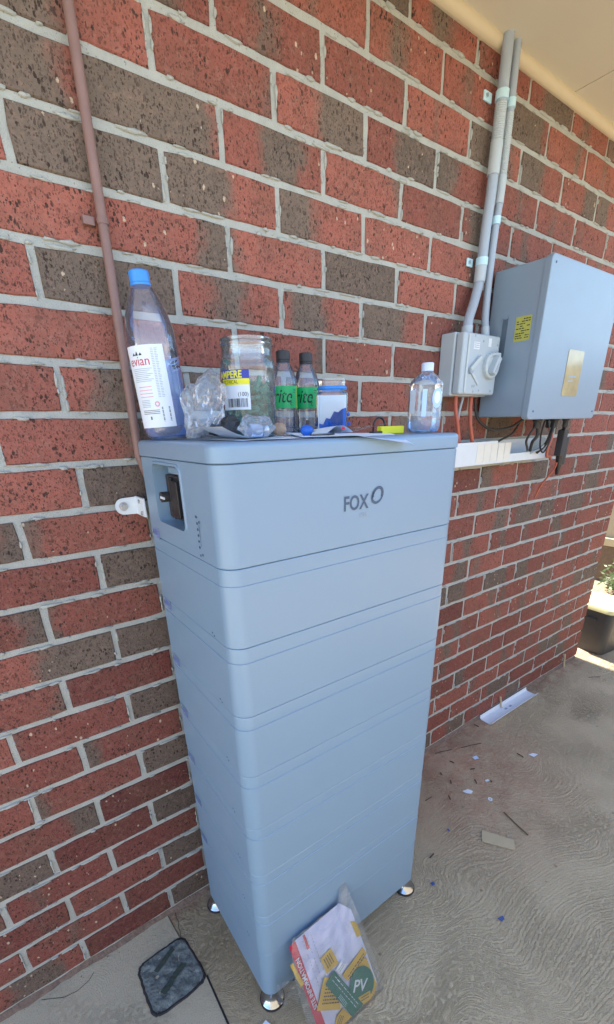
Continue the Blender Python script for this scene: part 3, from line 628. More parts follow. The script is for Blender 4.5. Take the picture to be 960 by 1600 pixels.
dp = obj('display_window', poly([(1.464 + a, 1.486 + b) for a, b in rr(.050, .065, .006, 4)], lambda u, v, h: (u, VY - h - .0002, v), .0012), M_screen, iv, world=True)
dg_ = text('8.8', .034, lambda x, y: (1.462 + x, VY - .0018, 1.518 + y)); obj('display_digits', G().join(box(1.438, 1.486, VY - .0021, VY - .0017, 1.475, 1.480)).join(box(1.438, 1.470, VY - .0021, VY - .0017, 1.462, 1.466)), M_ink2, dp, world=True)
for x, z in ((1.256, 1.746), (1.262, 1.376), (1.655, 1.376), (1.655, 1.746)): obj('cover_screw', tube([(x, VY, z), (x, VY - .001, z)], .003, 10), M_ink, iv, world=True)
for x, y, r in ((1.42, -.12, .014), (1.47, -.10, .012), (1.52, -.13, .016), (1.56, -.09, .013), (1.60, -.13, .012)):
    gl = obj('cable_gland', lathe([(r, 0), (r, -.014), (r * .75, -.018), (r * .75, -.034), (r * .5, -.038)], 12, True, True).mv(x, y, VZ0 + .0098), M_blk2, iv, world=True)
def cable(name, label, pts, r, mat, grp=None):
    return single(name, tube(smooth_path(pts, 8), r * (.72 if 'black' in name else 1), 10), mat, label, 'cable', 60, grp)
cable('orange_cable', 'orange cable hanging from the left of the isolator box base', [(1.075, -.040, 1.424), (1.077, -.042, 1.39), (1.089, -.045, 1.35), (1.105, -.045, 1.30), (1.11, -.045, 1.25)], .0060, M_orange)
cable('orange_cable', 'orange cable hanging from the right of the isolator box base', [(1.152, -.040, 1.424), (1.152, -.042, 1.39), (1.158, -.045, 1.34), (1.178, -.045, 1.29), (1.185, -.045, 1.25)], .0060, M_orange)
cable('grey_cable', 'thin grey cable between the two orange cables under the isolator box', [(1.118, -.035, 1.424), (1.112, -.03, 1.37), (1.118, -.03, 1.32), (1.12, -.04, 1.25)], .0040, M_ink2)
cable('black_cable', 'black cable looping from the inverter glands into the open trunking, leftmost of the loops', [(1.42, -.12, 1.335), (1.40, -.115, 1.31), (1.41, -.10, 1.285), (1.46, -.08, 1.26), (1.50, -.06, 1.25)], .0055, M_blk2)
cable('black_cable', 'black cable bundle dropping straight into the trunking under the inverter', [(1.47, -.10, 1.335), (1.475, -.10, 1.30), (1.47, -.09, 1.28), (1.50, -.07, 1.25)], .0075, M_blk2)
cable('black_cable', 'thick black cable beside the open right end of the trunking', [(1.52, -.13, 1.335), (1.525, -.12, 1.30), (1.545, -.10, 1.27), (1.55, -.07, 1.24)], .0085, M_blk2)
cable('dark_red_cable', 'dark red cable curling out past the right end of the trunking', [(1.56, -.09, 1.33), (1.58, -.10, 1.30), (1.565, -.10, 1.25), (1.60, -.085, 1.225), (1.645, -.075, 1.22), (1.66, -.07, 1.21)], .005, M_orange)
cable('brown_cable', 'thin brown cable hanging down the wall below the dark plug', [(1.655, -.10, 1.20), (1.66, -.09, 1.17), (1.655, -.06, 1.12), (1.67, -.04, 1.09), (1.675, -.03, 1.06)], .0035, M_orange)
cable('black_cable', 'black cable crossing low behind the others under the inverter', [(1.44, -.05, 1.35), (1.40, -.05, 1.31), (1.34, -.045, 1.29), (1.28, -.035, 1.268)], .005, M_blk2)
cable('black_cable', 'thin black cable looping forward of the trunking edge', [(1.50, -.14, 1.35), (1.49, -.14, 1.28), (1.50, -.12, 1.245), (1.53, -.09, 1.26), (1.54, -.08, 1.30), (1.53, -.09, 1.35)], .004, M_blk2)
cable('grey_cable', 'pale grey cable hanging among the black ones under the inverter', [(1.545, -.10, 1.35), (1.55, -.11, 1.30), (1.54, -.09, 1.26), (1.52, -.06, 1.24)], .0045, M_ink2)
cable('black_cable', 'black cable running from behind the isolator box to the inverter underside', [(1.20, -.02, 1.42), (1.23, -.02, 1.36), (1.30, -.03, 1.325), (1.38, -.05, 1.33), (1.42, -.07, 1.355)], .006, M_blk2)
pl = thing('dangling_plug', 'black cable plug dangling below the right side of the inverter', 'plug', (1.66, -.10, 1.17))
obj('plug_body', box(1.640, 1.672, -.115, -.088, 1.225, 1.318, .005).join(box(1.675, 1.700, -.110, -.09, 1.19, 1.29, .004)), M_blk2, pl, 35, world=True)
obj('plug_tail', tube([(1.665, -.10, 1.23), (1.672, -.10, 1.18), (1.678, -.098, 1.155)], .012, 12, lambda s: .013 - .006 * s), M_black, pl, 40, world=True)
obj('plug_neck', tube([(1.60, -.13, 1.34), (1.63, -.12, 1.335), (1.656, -.10, 1.31)], .008, 10), M_black, pl, 40, world=True)
# trunking under the inverter
td = thing('cable_trunking', 'open pale metal cable trunking fixed level on the wall under the inverter', 'cable duct', (1.2, -.03, 1.21))
TX0, TX1, TY, TZ0, TZ1 = .86, 1.640, -.060, 1.218, 1.288
obj('channel', box(TX0, TX1, -.004, -.0008, TZ0, TZ1).join(box(TX0, TX1, TY, -.004, TZ0, TZ0 + .002)).join(box(TX0, TX1 - .36, TY, -.004, TZ1 - .002, TZ1)).join(box(TX0, 1.30, TY - .002, TY, TZ0 - .001, TZ1 + .001)).join(box(1.30, TX1, TY - .002, TY, TZ0 - .001, TZ0 + .026)), M_duct, td, world=True)
obj('end_cap', box(TX1, TX1 + .002, TY - .002, -.0008, TZ0 - .001, TZ1), M_duct, td, world=True)
for k in range(5): obj('painted_reflection', box(1.185 + k * .040, 1.222 + k * .040, TY - .0028, TY - .0022, TZ0 + .005, TZ1 - .006), M_refl, td, world=True)  # cream plates painting the reflections on the trunking front
# ------------------------------------------------------------------ things on the cabinet top
TZ = 1.3312
def cyl_map(r, a0): return lambda p: Vector(((r + p.z) * cos(a0 + p.x / r), (r + p.z) * sin(a0 + p.x / r), p.y))
def label_patch(r, a0, u0, u1, z0, z1, n=14, z=0): return rect2(u0, u1, z0, z1, n, 1).mv(z=z).xf(cyl_map(r, a0))
# tall water bottle
e = thing('water_bottle', 'tall clear water bottle with blue cap and white label, leftmost on the cabinet', 'bottle', (.140, -.130, TZ + .0026))
e.rotation_euler.y = -rad(3.6)
Rb = .0405
prof = [(0, .004), (.018, .003), (.030, .0005), (.037, .006), (Rb, .018), (Rb, .105), (Rb - .0012, .110), (Rb - .0012, .122), (Rb, .127), (Rb, .150), (.0385, .168), (.0335, .188), (.0265, .206), (.0190, .221), (.0150, .227), (.0140, .232)]
obj('bottle_body', lathe(prof, 48), M_petev, e, 60)
cg = lathe([(.0158, .226), (.0158, .229), (.0148, .230), (.0155, .231), (.0155, .2445), (.0142, .246), (0, .2462)], 40, True)
cap = obj('cap', cg, M_bluecap, e, 40)
FA = math.atan2(-.83, -.285)
L1 = obj('front_label', label_patch(Rb + .0004, FA, -.056, .0155, .020, .142, 24), M_paper, e, 60)
L2 = obj('back_label', label_patch(Rb - .0008, FA + pi, -.062, .062, .020, .128, 30), M_evblue, e, 60)
pr = G(); mp_ = cyl_map(Rb + .0004, FA)
def pl2(g_, mi): pr.join(g_.mv(z=.0003).xf(mp_), mi)
pl2(text('evian', .0195, None, 1.0).mv(x=-.0285, y=.1195), 0)
for dx, h_ in ((-.036, .004), (-.030, .006), (-.023, .004)): pl2(G().add([(dx - .003, .128, 0), (dx + .003, .128, 0), (dx + .0005, .128 + h_, 0)], [(0, 1, 2)]), 1)
for k in range(8): pl2(rect2(-.044, -.008 - (k % 3) * .004, .1085 - k * .0026, .1093 - k * .0026, 6), 2)
for k in range(4): pl2(rect2(-.040, -.014, .082 - k * .005, .0830 - k * .005, 4), 3)
for k in range(5): pl2(rect2(-.040, -.022, .062 - k * .0025, .0628 - k * .0025, 4), 2)
pl2(lathe([(.0042, 0), (.0024, 0)], 16).mv(x=-.010, y=.056), 3)
for k in range(30): pl2(rect2(-.0055, -.0012, .136 - k * .0024, .1368 - k * .0024), 2); pl2(rect2(.0005, .0055 - (k % 4) * .0006, .136 - k * .0024, .1368 - k * .0024), 2)
for k in range(12): pl2(rect2(-.004, .0095, .0290 + k * .0019, .0290 + k * .0019 + (.0012 if k % 3 else .0006)), 1)
for k in range(3): pl2(rect2(-.040, -.008, .0465 - k * .0025, .0473 - k * .0025, 4), 1)
pl2(rect2(-.0265, -.0235, .0325, .0375), 4)
obj('label_print', pr, [M_red, M_inkb, M_ink2, M_pink, M_dgreen], L1)
obj('water', lathe([(0, .006), (.030, .004), (.036, .008), (Rb - .0018, .019), (Rb - .0022, .062), (0, .0622)], 40), M_water, e, 60)
# wide plastic jar
j = thing('plastic_jar', 'wide open clear plastic jar with a yellow and navy price label, no lid', 'jar', (.257, -.225, TZ))
Rj = .0475
prof = [(0, .003), (.036, .002), (.043, .006), (Rj - .0015, .013), (Rj - .0015, .098), (Rj, .106), (Rj - .0005, .117), (.0440, .124), (.0425, .127), (.0425, .140), (.0445, .142), (.0445, .145), (.0425, .147), (.0440, .149), (.0435, .152), (.0410, .152), (.0405, .128)]
obj('jar_body', lathe(prof, 48), M_jarp, j, 50)
FJ = math.atan2(-.739, -.42); lab = obj('price_label', label_patch(Rj + .0004, FJ, -.052, .0015, .045, .104, 20), M_paper, j, 60); pr = G(); mp_ = cyl_map(Rj + .0004, FJ)
pl2(rect2(-.052, .0015, .091, .104, 16), 0); pl2(rect2(-.052, .0015, .082, .091, 16), 1); pl2(text('AMPERE', .0145, None, .9, weight=.0004).mv(x=-.0335, y=.0968, z=.0002), 1); pl2(text('ELECTRICAL', .0075, None, .9).mv(x=-.036, y=.0862, z=.0002), 2)
pl2(text('(100)', .0085, None, 1).mv(x=-.010, y=.068), 2)
x = -.040; R = random.Random(8)
while x < -.004:
    wd = R.choice((.0006, .001, .0018)); pl2(rect2(x, x + wd, .049, .062), 2); x += wd + R.choice((.0006, .001, .0014))
obj('label_print', pr, [M_navy, M_yel2, M_inkb], lab)
def plugs(n, fn, r, L, seed):
    R = random.Random(seed); g = G()
    for _ in range(n):
        c = fn(R); d = Vector((R.gauss(0, 1), R.gauss(0, 1), R.gauss(0, .6))).normalized() * L / 2
        g.join(tube([c - d, c - d * .2, c + d], r, 6, lambda s: r * (1.25 if s < .01 else .9)))
    return g
def injar(R):
    a = R.uniform(0, 2 * pi); rr_ = .034 * math.sqrt(R.random()); h = .010 + R.random() * (.058 + .026 * cos(a + 1.0)); return Vector((rr_ * cos(a), rr_ * sin(a), h))
single('green_wall_plugs', plugs(190, injar, .0036, .022, 2), M_teal, 'dark green wall plugs filling the lower half of the wide jar', 'wall plugs', 40, kind='stuff', loc=(.257, -.225, TZ))
# two small soft drink bottles
def soda(loc, label, rz):
    t = thing('soda_bottle', label, 'bottle', loc, rz, 'small soda bottles standing on the cabinet'); r = .0272
    obj('bottle_body', lathe([(0, .004), (.012, .004), (.020, .0005), (.0255, .005), (r, .012), (r - .0008, .030), (r, .036), (r, .052), (r - .0004, .094), (r, .097), (.0262, .107), (.0215, .122), (.0150, .134), (.0118, .139), (.0115, .144)], 36), M_pet, t, 60)
    obj('cap', lathe([(.0142, .139), (.0142, .142), (.0132, .1425), (.0142, .143), (.0142, .157), (.013, .159), (0, .159)], 30, True), M_blk2, t, 40)
    lb = obj('green_label', label_patch(r + .0004, 0, -.0855, .0855, .053, .094, 48), M_green, t, 60)
    g = text('Sprite', .036, None, .80, .3, weight=.0002).mv(x=-.0165, y=.0745, z=.0003).xf(cyl_map(r + .0004, 0))
    for zc in (.0555, ): g.join(text('c', .013, None).mv(x=.017, y=.062, z=.0003).xf(cyl_map(r + .0004, 0)))
    g.join(rect2(.0225, .030, .086, .0875).mv(z=.0003).xf(cyl_map(r + .0004, 0))); g.join(rect2(.022, .029, .082, .083).mv(z=.0003).xf(cyl_map(r + .0004, 0)))
    obj('label_lettering', g, M_inkb, lb)
    obj('seam_band', label_patch(r + .0006, 0, .0330, .0350, .051, .096, 2), M_yel2, lb)
    return t
s1 = soda((.404, -.112, TZ), 'left small soda bottle with green label and black cap, next to the wide jar', math.atan2(-.74, -.62) + .02)
s2 = s1.copy(); COL.objects.link(s2); s2.location = (.463, -.110, TZ); s2.rotation_euler.z = math.atan2(-.74, -.66) - .10; s2['label'] = 'right small soda bottle with green label and black cap, beside the square tub'
def cpy(src, par):
    for ch in list(src.children):
        c = ch.copy(); COL.objects.link(c); c.parent = par; c.matrix_parent_inverse = ch.matrix_parent_inverse; cpy(ch, c)
cpy(s1, s2)
# square jar of blue plugs
q = thing('square_tub', 'small open square clear tub with pale back panel, holding blue wall plugs', 'tub', (.465, -.195, TZ), rad(-38))
obj('tub_body', rloft([(.001, .028, .028, .008), (.004, .0315, .0315, .010), (.075, .0315, .0315, .010), (.081, .028, .028, .014), (.084, .0275, .0275, .020), (.103, .0275, .0275, .020)], 6, True, False), M_jarp, q, 50)
obj('thread_ring', loft([[(x, y, z) for x, y in rr(h_, h_, .021, 6)] for z, h_ in ((.083, .0282), (.085, .0298), (.088, .0298), (.090, .0282))], False, False), M_bluecap, q, 40)
obj('pale_panel', box(-.028, .028, -.0305, -.0298, .012, .073), M_paper, q)
def insq(R): return Vector((R.uniform(-.02, .024), R.uniform(-.038, -.033), .006 + R.random() * (.012 + .024 * (R.random() < .55))))
b_ = plugs(70, lambda R: (lambda x: Vector((x, R.uniform(-.024, .024), .006 + R.random() * (.016 + .9 * max(0, x)))))(R.uniform(-.024, .024)), .0034, .016, 6)
single('blue_wall_plugs', b_, M_bluepl, 'blue wall plugs lying in the square clear tub', 'wall plugs', 40, kind='stuff', loc=(.465, -.195, TZ))
bs = obj('blue_window', poly([(-.026, .006), (.028, .006), (.028, .050), (.020, .048), (.012, .042), (.004, .044), (-.004, .030), (-.012, .032), (-.018, .020), (-.026, .022)], lambda u, v, h: (u, -.0312 - h * .5, v), .0006), M_bluepl, q)
# small clear water bottle on the right
wb = thing('water_bottle', 'small clear squat water bottle with white cap near the right end of the cabinet', 'bottle', (.583, -.338, TZ), rad(-20))
wb.scale = (.87, .87, 1)
Rw = .0335
obj('bottle_body', rloft([(.001, .020, .020, .016), (.003, .028, .028, .020), (.010, .0325, .0325, .022), (.030, .0335, .0335, .022), (.033, .0328, .0328, .022), (.083, .0328, .0328, .022), (.086, .0335, .0335, .024), (.093, .031, .031, .026), (.101, .0225, .0225, .021), (.106, .0140, .0140, .0135), (.112, .0115, .0115, .0114)], 8, True, False), M_pet, wb, 60)
obj('cap', lathe([(.0132, .109), (.0132, .1215), (.0120, .123), (0, .123)], 32, True), M_lidw, wb, 40)
wl = obj('side_label', rect2(-.012, .012, .035, .077).xf(lambda p: Vector((-.0333, p.x, p.y))).mv(y=-.004), M_paper, wb)
obj('strip_label', rect2(-.026, -.015, .030, .077).xf(lambda p: Vector((p.x, -.0334, p.y))), M_evblue, wb)
og = G().add([(-.0001 + .0145 * cos(2 * pi * k / 24), .0175 * sin(2 * pi * k / 24), 0) for k in range(24)], [tuple(range(24))])
ol = obj('round_label', G().add([(.010 + p[0] * .8, -.0334, .062 + p[1]) for p in og.v], og.f), M_evblue, wb)
obj('drop_mark', G().add([(.010 + p[0] * .5, -.0338, .063 + p[1] * .62) for p in og.v], og.f), M_paper, ol)
obj('water', rloft([(.003, .026, .026, .018), (.010, .0312, .0312, .021), (.026, .0318, .0318, .021), (.0261, .001, .001, .001)], 6, True, True), M_water, wb, 50)
# crumpled bags
def crumple(rx, ry_, rz2, seed, sub=4, amp=.35):
    bm = bmesh.new(); bmesh.ops.create_icosphere(bm, subdivisions=sub, radius=1)
    for v in bm.verts:
        d = v.co.copy(); k = 1 + amp * noise.noise(d * 1.6 + Vector((seed, 0, 0))) + amp * .6 * abs(noise.noise(d * 4.1 + Vector((0, seed, 0)))) - amp * .35 * abs(noise.noise(d * 9 + Vector((0, seed, 3))))
        v.co = Vector((d.x * rx * k, d.y * ry_ * k, max(-.98, d.z * k) * rz2))
    bm.verts.index_update(); g = G().add([v.co for v in bm.verts], [[v.index for v in f.verts] for f in bm.faces]); bm.free(); return g.mv(z=rz2)
single('plastic_bag', crumple(.034, .030, .047, 3.3).xf(lambda p: Vector((p.x + p.z * .25, p.y, p.z))), M_bag, 'crumpled clear plastic bag of dark fittings between the tall bottle and the wide jar', 'plastic bag', loc=(.150, -.245, TZ + .002))
g = G()
for k, (x, y, s) in enumerate(((-.018, -.004, .009), (-.004, -.008, .010), (.010, 0, .014), (.012, .012, .011), (-.008, .010, .009))): g.join(crumple(s * 1.2, s, s, k + 1.5, 2, .5).mv(x, y, 0))
single('black_fittings', g, M_blk2, 'small black fittings inside the crumpled clear bag', 'fittings', loc=(.186, -.262, TZ + .006), kind='stuff')
single('plastic_bag', crumple(.030, .018, .016, 9.1), M_bag, 'small clear bag with a white roll and silver ring in front of the wide jar', 'plastic bag', loc=(.214, -.318, TZ + .003))
rl = thing('tape_roll', 'white roll with a silver end inside the small clear bag', 'roll', (.214, -.322, TZ + .003))
obj('roll_body', tube([(-.015, 0, .010), (.004, -.002, .010)], .0095, 24), M_lidw, rl, 40)
obj('silver_end', tube([(.0045, -.002, .010), (.013, -.003, .0105)], .0105, 20), M_steel, rl, 40)
# papers
def paper(name, label, pts_fn, nu, nv, mat=M_paper, th=.0004):
    v = [pts_fn(i / nu, j_ / nv) for j_ in range(nv + 1) for i in range(nu + 1)]
    f = [(j_ * (nu + 1) + i, j_ * (nu + 1) + i + 1, (j_ + 1) * (nu + 1) + i + 1, (j_ + 1) * (nu + 1) + i) for j_ in range(nv) for i in range(nu)]
    n0 = len(v); v2 = [(a, b, c - th) for a, b, c in v]; g = G().add(v + v2, f + [tuple(n0 + i for i in q_) for q_ in f])
    return single(name, g, mat, label, 'paper', 60)
paper('paper_sheet', 'white printed sheet curling up at its left corner under the clear bags', lambda u, v: (.128 + u * .20 + v * .02, -.372 + v * .16 + u * .01, TZ + .0016 + .018 * max(0, 1 - u * 3.2) ** 2 + .0012 * sin(u * 9)), 24, 8)
paper('paper_sheet', 'second white sheet lying flat beneath the curling one', lambda u, v: (.150 + u * .17, -.386 + v * .14 - u * .006, TZ + .0008 + .0006 * sin(u * 7 + v)), 16, 6)
paper('paper_sheet', 'large white sheet with a corner drooping over the front edge of the cabinet', lambda u, v: (.255 + u * .20 + v * .05, -.385 - .045 * u + v * .13, TZ + .0022 + .006 * (1 - u) * v - .030 * max(0, (u - .45)) * max(0, 1 - v * 1.6)), 24, 10)
paper('paper_sheet', 'small folded white sheet with red print among the papers in front of the soda bottles', lambda u, v: (.345 + u * .06, -.330 + v * .06, TZ + .006 + .012 * sin(u * 3.1) * (1 - v * .4)), 12, 6)
paper('paper_sheet', 'grey folded sheet lying at the foot of the two soda bottles', lambda u, v: (.300 + u * .075, -.275 + v * .05 - u * .02, TZ + .018 - .012 * u + .004 * v), 12, 6, M_case2)
paper('plastic_sleeve', 'crinkled clear sleeve lying between the square tub and the yellow clip', lambda u, v: (.400 + u * .11, -.305 + v * .07, TZ + .004 + .014 * u * (1.0 - .3 * v) + .004 * noise.noise(Vector((u * 6, v * 6, 1)))), 18, 10, M_bag)
single('red_scrap', poly([(0, 0), (.010, .001), (.008, .005), (.002, .006)], lambda u, v, h: (.372 + u, -.335, TZ + .010 + v + h), 0), M_red, 'tiny red scrap on the folded paper before the soda bottles', 'scrap')
cp = thing('blue_bottle_cap', 'round blue cap sitting on the papers at the front edge', 'bottle cap', (.286, -.352, TZ + .003))
obj('cap_top', crumple(.0105, .0105, .0085, 1, 3, .03), M_bluepl, cp, 60)
obj('cap_stem', tube([(.001, 0, .014), (.002, .0, .023)], .0028, 8), M_twig, cp, 60)
single('tan_foam_plug', crumple(.011, .010, .010, 5, 3, .3), M_tan, 'small tan foam lump between the clear bag and the papers', 'foam', 60, loc=(.268, -.300, TZ + .004))
yc = thing('yellow_level', 'bright yellow strip tool with a dark end lying before the small water bottle', 'tool', (.50, -.325, TZ))
obj('yellow_body', box(-.026, .036, -.006, .006, .001, .0145, .0015), M_yel2, yc)
obj('dark_end', box(-.048, -.0262, -.010, .004, .0005, .0065, .001), M_blk2, yc)
lp = cable('cable_loop', 'small dark looped cord standing up behind the yellow tool', [(.520, -.262, TZ + .004), (.522, -.262, TZ + .022), (.535, -.262, TZ + .031), (.548, -.262, TZ + .026), (.556, -.262, TZ + .014), (.585, -.262, TZ + .012), (.592, -.262, TZ + .004)], .0021, M_blk2)
cable('steel_key_wire', 'dark thin allen key lying beside the blue cap on the papers', [(.285, -.362, TZ + .0045), (.312, -.366, TZ + .0042), (.330, -.368, TZ + .005)], .0012, M_blk2)
# ------------------------------------------------------------------ sticker pack leaning on the cabinet foot
P0, dn = Vector((0, -.405, .245)), Vector((0, -.115, -.255)).normalized(); nn = Vector((1, 0, 0)).cross(dn); nn = nn if nn.y < 0 else -nn
def pk(h0):
    def f(u, v, h=0):
        s = v / .285; bulge = .004 * sin(pi * min(max(s, 0), 1)); return tuple(Vector((u, 0, 0)) + P0 + dn * v + nn * (bulge + h0 + h))
    return f
pk_ = thing('sticker_pack', 'clear bag of solar stickers with green PV disc, leaning on the cabinet', 'sticker pack', (.26, -.46, GZ))
def pkpoly(name, P, lay, mat, par=pk_, th=.0006, label=None): return obj(name, poly(P, pk(.0012 * lay), th), mat, par, world=True, label=label)
white = pkpoly('white_sheet', [(.178, .018), (.316, .012), (.343, .046), (.352, .16), (.360, .262), (.300, .282), (.196, .282)], 0, M_sheet)
redp = pkpoly('red_strip', [(.160, .022), (.1785, .018), (.1965, .282), (.176, .282)], .2, M_red)
ag = math.atan2(-.15, .0095)
tx = text('SITE INFORMATION', .0145, None, 1.06, weight=.0003)
A = rad(94.5)                               # reads up the strip
def pkxf(cx_, cy_, a, lay): return lambda p: Vector(pk(.0012 * lay)(cx_ + p.x * cos(a) - p.y * sin(a), cy_ - (p.x * sin(a) + p.y * cos(a))))
obj('strip_lettering', tx.xf(pkxf(.1765, .125, A, .9)), M_paper, redp, world=True)
pkpoly('red_badge', [(.199, .020), (.205, .0205), (.2075, .055), (.2005, .056)], .8, M_red, white)
g = G(); R = random.Random(9)
for k in range(3):
    for i in range(14):
        u0 = .215 + k * .012; v0 = .03 + i * .009
        if R.random() < .7: g.join(poly([(u0 - .02 + i * .0006, v0), (u0 - .0185 + i * .0006, v0), (u0 - .0185 + i * .0006, v0 + R.uniform(.003, .007)), (u0 - .02 + i * .0006, v0 + .004)], pk(.0010)))
obj('sheet_print', g, M_ink2, white, world=True)
def lines(par, P0_, P1_, n, wd, mat, lay, dash=True, seed=1):
    R = random.Random(seed); g = G(); a = Vector((*P0_, 0)); b = Vector((*P1_, 0)); d = (b - a); s = Vector((-d.y, d.x, 0)).normalized()
    for k in range(n):
        t = 0.04
        while t < .96:
            L = R.uniform(.04, .12); p = a + d * t + s * wd * k; q_ = a + d * min(t + L, .97) + s * wd * k; w2 = s * wd * .42
            g.join(poly([tuple(p[:2]), tuple(q_[:2]), tuple((q_ + w2)[:2]), tuple((p + w2)[:2])], pk(.0012 * lay))); t += L + .03
    obj('sticker_print', g, mat, par, world=True)
y1 = pkpoly('yellow_sticker', [(.225, .096), (.259, .092), (.269, .138), (.231, .140)], 1.0, M_yel); lines(y1, (.232, .102), (.238, .132), 4, -.006, M_inkb, 1.7)
y2 = pkpoly('yellow_sticker', [(.222, .140), (.262, .178), (.241, .243), (.181, .198)], 1.6, M_yel); lines(y2, (.196, .193), (.243, .226), 6, -.0075, M_inkb, 2.3, seed=4)
y3 = pkpoly('yellow_sticker', [(.269, .172), (.345, .150), (.352, .172), (.279, .196)], 1.3, M_yel); lines(y3, (.280, .186), (.344, .164), 2, .007, M_inkb, 2.0, seed=5)
y4 = pkpoly('yellow_sticker', [(.347, .179), (.358, .265), (.342, .283), (.322, .283), (.317, .181)], 1.0, M_yel)
y5 = pkpoly('yellow_sticker', [(.205, .282), (.226, .250), (.248, .245), (.266, .282)], 2.0, M_yel); lines(y5, (.215, .272), (.236, .252), 3, .006, M_inkb, 2.7, seed=7)
y7 = pkpoly('yellow_sticker', [(.331, .070), (.346, .080), (.351, .120), (.337, .118)], .8, M_yel)
y8 = pkpoly('yellow_sticker', [(.150, .060), (.158, .060), (.170, .120), (.160, .122)], -.5, M_yel)
wp = pkpoly('white_sticker', [(.276, .137), (.286, .157), (.265, .170), (.255, .148)], 1.2, M_paper); lines(wp, (.262, .152), (.279, .146), 2, .006, M_ink2, 1.9, seed=8)
ov = [(.316 + .0365 * cos(2 * pi * k / 40) + .004 * sin(2 * pi * k / 40), .231 + .046 * sin(2 * pi * k / 40)) for k in range(40)]
og = pkpoly('green_disc', ov, 2.2, M_dgreen, label='round green PV sticker')
obj('disc_lettering', text('PV', .040, None, 1.0, weight=.0006).xf(pkxf(.3085, .231, rad(-31), 2.9)), M_paper, og, world=True)
y6 = pkpoly('yellow_sticker', [(.294, .252), (.333, .262), (.330, .283), (.300, .280)], 2.9, M_yel); lines(y6, (.300, .268), (.326, .275), 2, -.007, M_inkb, 3.5, seed=6)
gr = pkpoly('green_strip', [(.250, .143), (.219, .157), (.266, .284), (.304, .277)], 3.6, M_dgreen, label='long green sticker strip'); lines(gr, (.238, .155), (.284, .272), 1, .003, M_paper, 4.3, seed=12); lines(gr, (.247, .152), (.292, .270), 1, .003, M_paper, 4.3, seed=13)
lines(gr, (.2495, .205), (.262, .243), 3, .0035, M_cyan, 4.3, seed=15)
v = []; f = []; nu, nv = 30, 34
for jv in range(nv + 1):
    t = jv / nv; uL = .142 + .012 * t + (.03 * (1 - t) ** 6); uR = .348 + .022 * min(1, t * 1.4)
    for iu in range(nu + 1):
        s = iu / nu; u = uL + (uR - uL) * s; peak = -.045 * math.exp(-((s - .93) / .10) ** 2) * (1 - t) ** 2
        v.append(pk(.007 + .0035 * noise.noise(Vector((u * 38, t * 9, 2))) + .0015 * noise.noise(Vector((u * 110, t * 30, 2))))(u, .006 + t * .286 + peak))
for jv in range(nv):
    for iu in range(nu): f.append((jv * (nu + 1) + iu, jv * (nu + 1) + iu + 1, (jv + 1) * (nu + 1) + iu + 1, (jv + 1) * (nu + 1) + iu))
obj('clear_sleeve', G().add(v, f), M_bag2, pk_, 70, world=True)
obj('sleeve_flap', G().add([tuple(Vector((.118 + .052 * a, -.418 - .02 * a - .012 * noise.noise(Vector((a * 5, b * 5, 4))), .045 + .085 * b + .02 * a * noise.noise(Vector((a * 3, b * 4, 9)))))) for b in [i / 12 for i in range(13)] for a in [i / 10 for i in range(11)]],
    [(r_ * 11 + c_, r_ * 11 + c_ + 1, (r_ + 1) * 11 + c_ + 1, (r_ + 1) * 11 + c_) for r_ in range(12) for c_ in range(10)]), M_bag2, pk_, 70, world=True)
# ------------------------------------------------------------------ litter on the ground
lidg = []; R = random.Random(2)
for x in (1.565, 1.70, 1.84, 1.985):
    lidg.append([(x + (z_ * .15), y_ - .004 * (x - 1.565), GZ + z_) for y_, z_ in ((-.006, .020), (-.010, .006), (-.018, .0015), (-.060, .0015), (-.070, .005), (-.076, .018), (-.0745, .0185), (-.068, .0075), (-.059, .0035), (-.019, .0035), (-.0115, .008), (-.0075, .0205))])
tl = thing('trunking_cover', 'white plastic trunking cover lying open side up on the concrete along the wall', 'trunking cover', (1.77, -.04, GZ))
obj('cover_channel', loft(lidg), M_white, tl, 40, world=True)
for x in (1.735, 1.775): obj('clip_mark', box(x, x + .018, -.046, -.036, GZ + .0037, GZ + .0050), M_ink2, tl, world=True)
def stake(a, b, label): single('timber_stake', tube([a, b], .0045, 4), M_stake, label, 'stake', None, 'thin timber offcuts standing against the wall')
stake((1.735, -.022, GZ), (1.735, -.006, GZ + .062), 'short pale timber offcut leaning on the wall behind the white trunking cover')
stake((2.400, -.018, GZ), (2.400, -.006, GZ + .085), 'short pale timber offcut leaning on the wall near its far corner')
single('cardboard_scrap', poly([(1.002, -.397), (1.055, -.489), (1.02, -.512), (.961, -.425)], lambda u, v, h: (u, v, GZ + .002 + h + .02 * abs(u - 1.0) * .3), .0025), M_card, 'flat rectangular scrap of ribbed cardboard on the concrete', 'cardboard')
single('green_twig', tube(smooth_path([(1.138, -.400, GZ + .004), (1.125, -.455, GZ + .003), (1.114, -.508, GZ + .004)], 4), .0022, 6), M_stem, 'long thin green-brown twig on the concrete beyond the cardboard scrap', 'twig')
single('steel_washer', lathe([(.0085, 0), (.0085, .0015), (.0035, .0015), (.0035, 0), (.0085, 0)], 24).mv(1.155, -.332, GZ + .001), M_white, 'small white washer lying flat on the concrete', 'washer', 40)
def scrap(P, mat, label, z=.0025, name='paper_scrap'):
    single(name, poly(P, lambda u, v, h: (u, v, GZ + z + h + .04 * abs(noise.noise(Vector((u * 30, v * 30, 0)))) * .12), .0008), mat, label, 'scrap')
scrap([(1.100, -.243), (1.128, -.250), (1.135, -.268), (1.118, -.272), (1.104, -.258)], M_white, 'torn white scrap left of the washer on the concrete')
scrap([(1.300, -.150), (1.325, -.155), (1.318, -.172), (1.296, -.166)], M_lidw, 'small pale blue scrap in front of the white trunking cover')
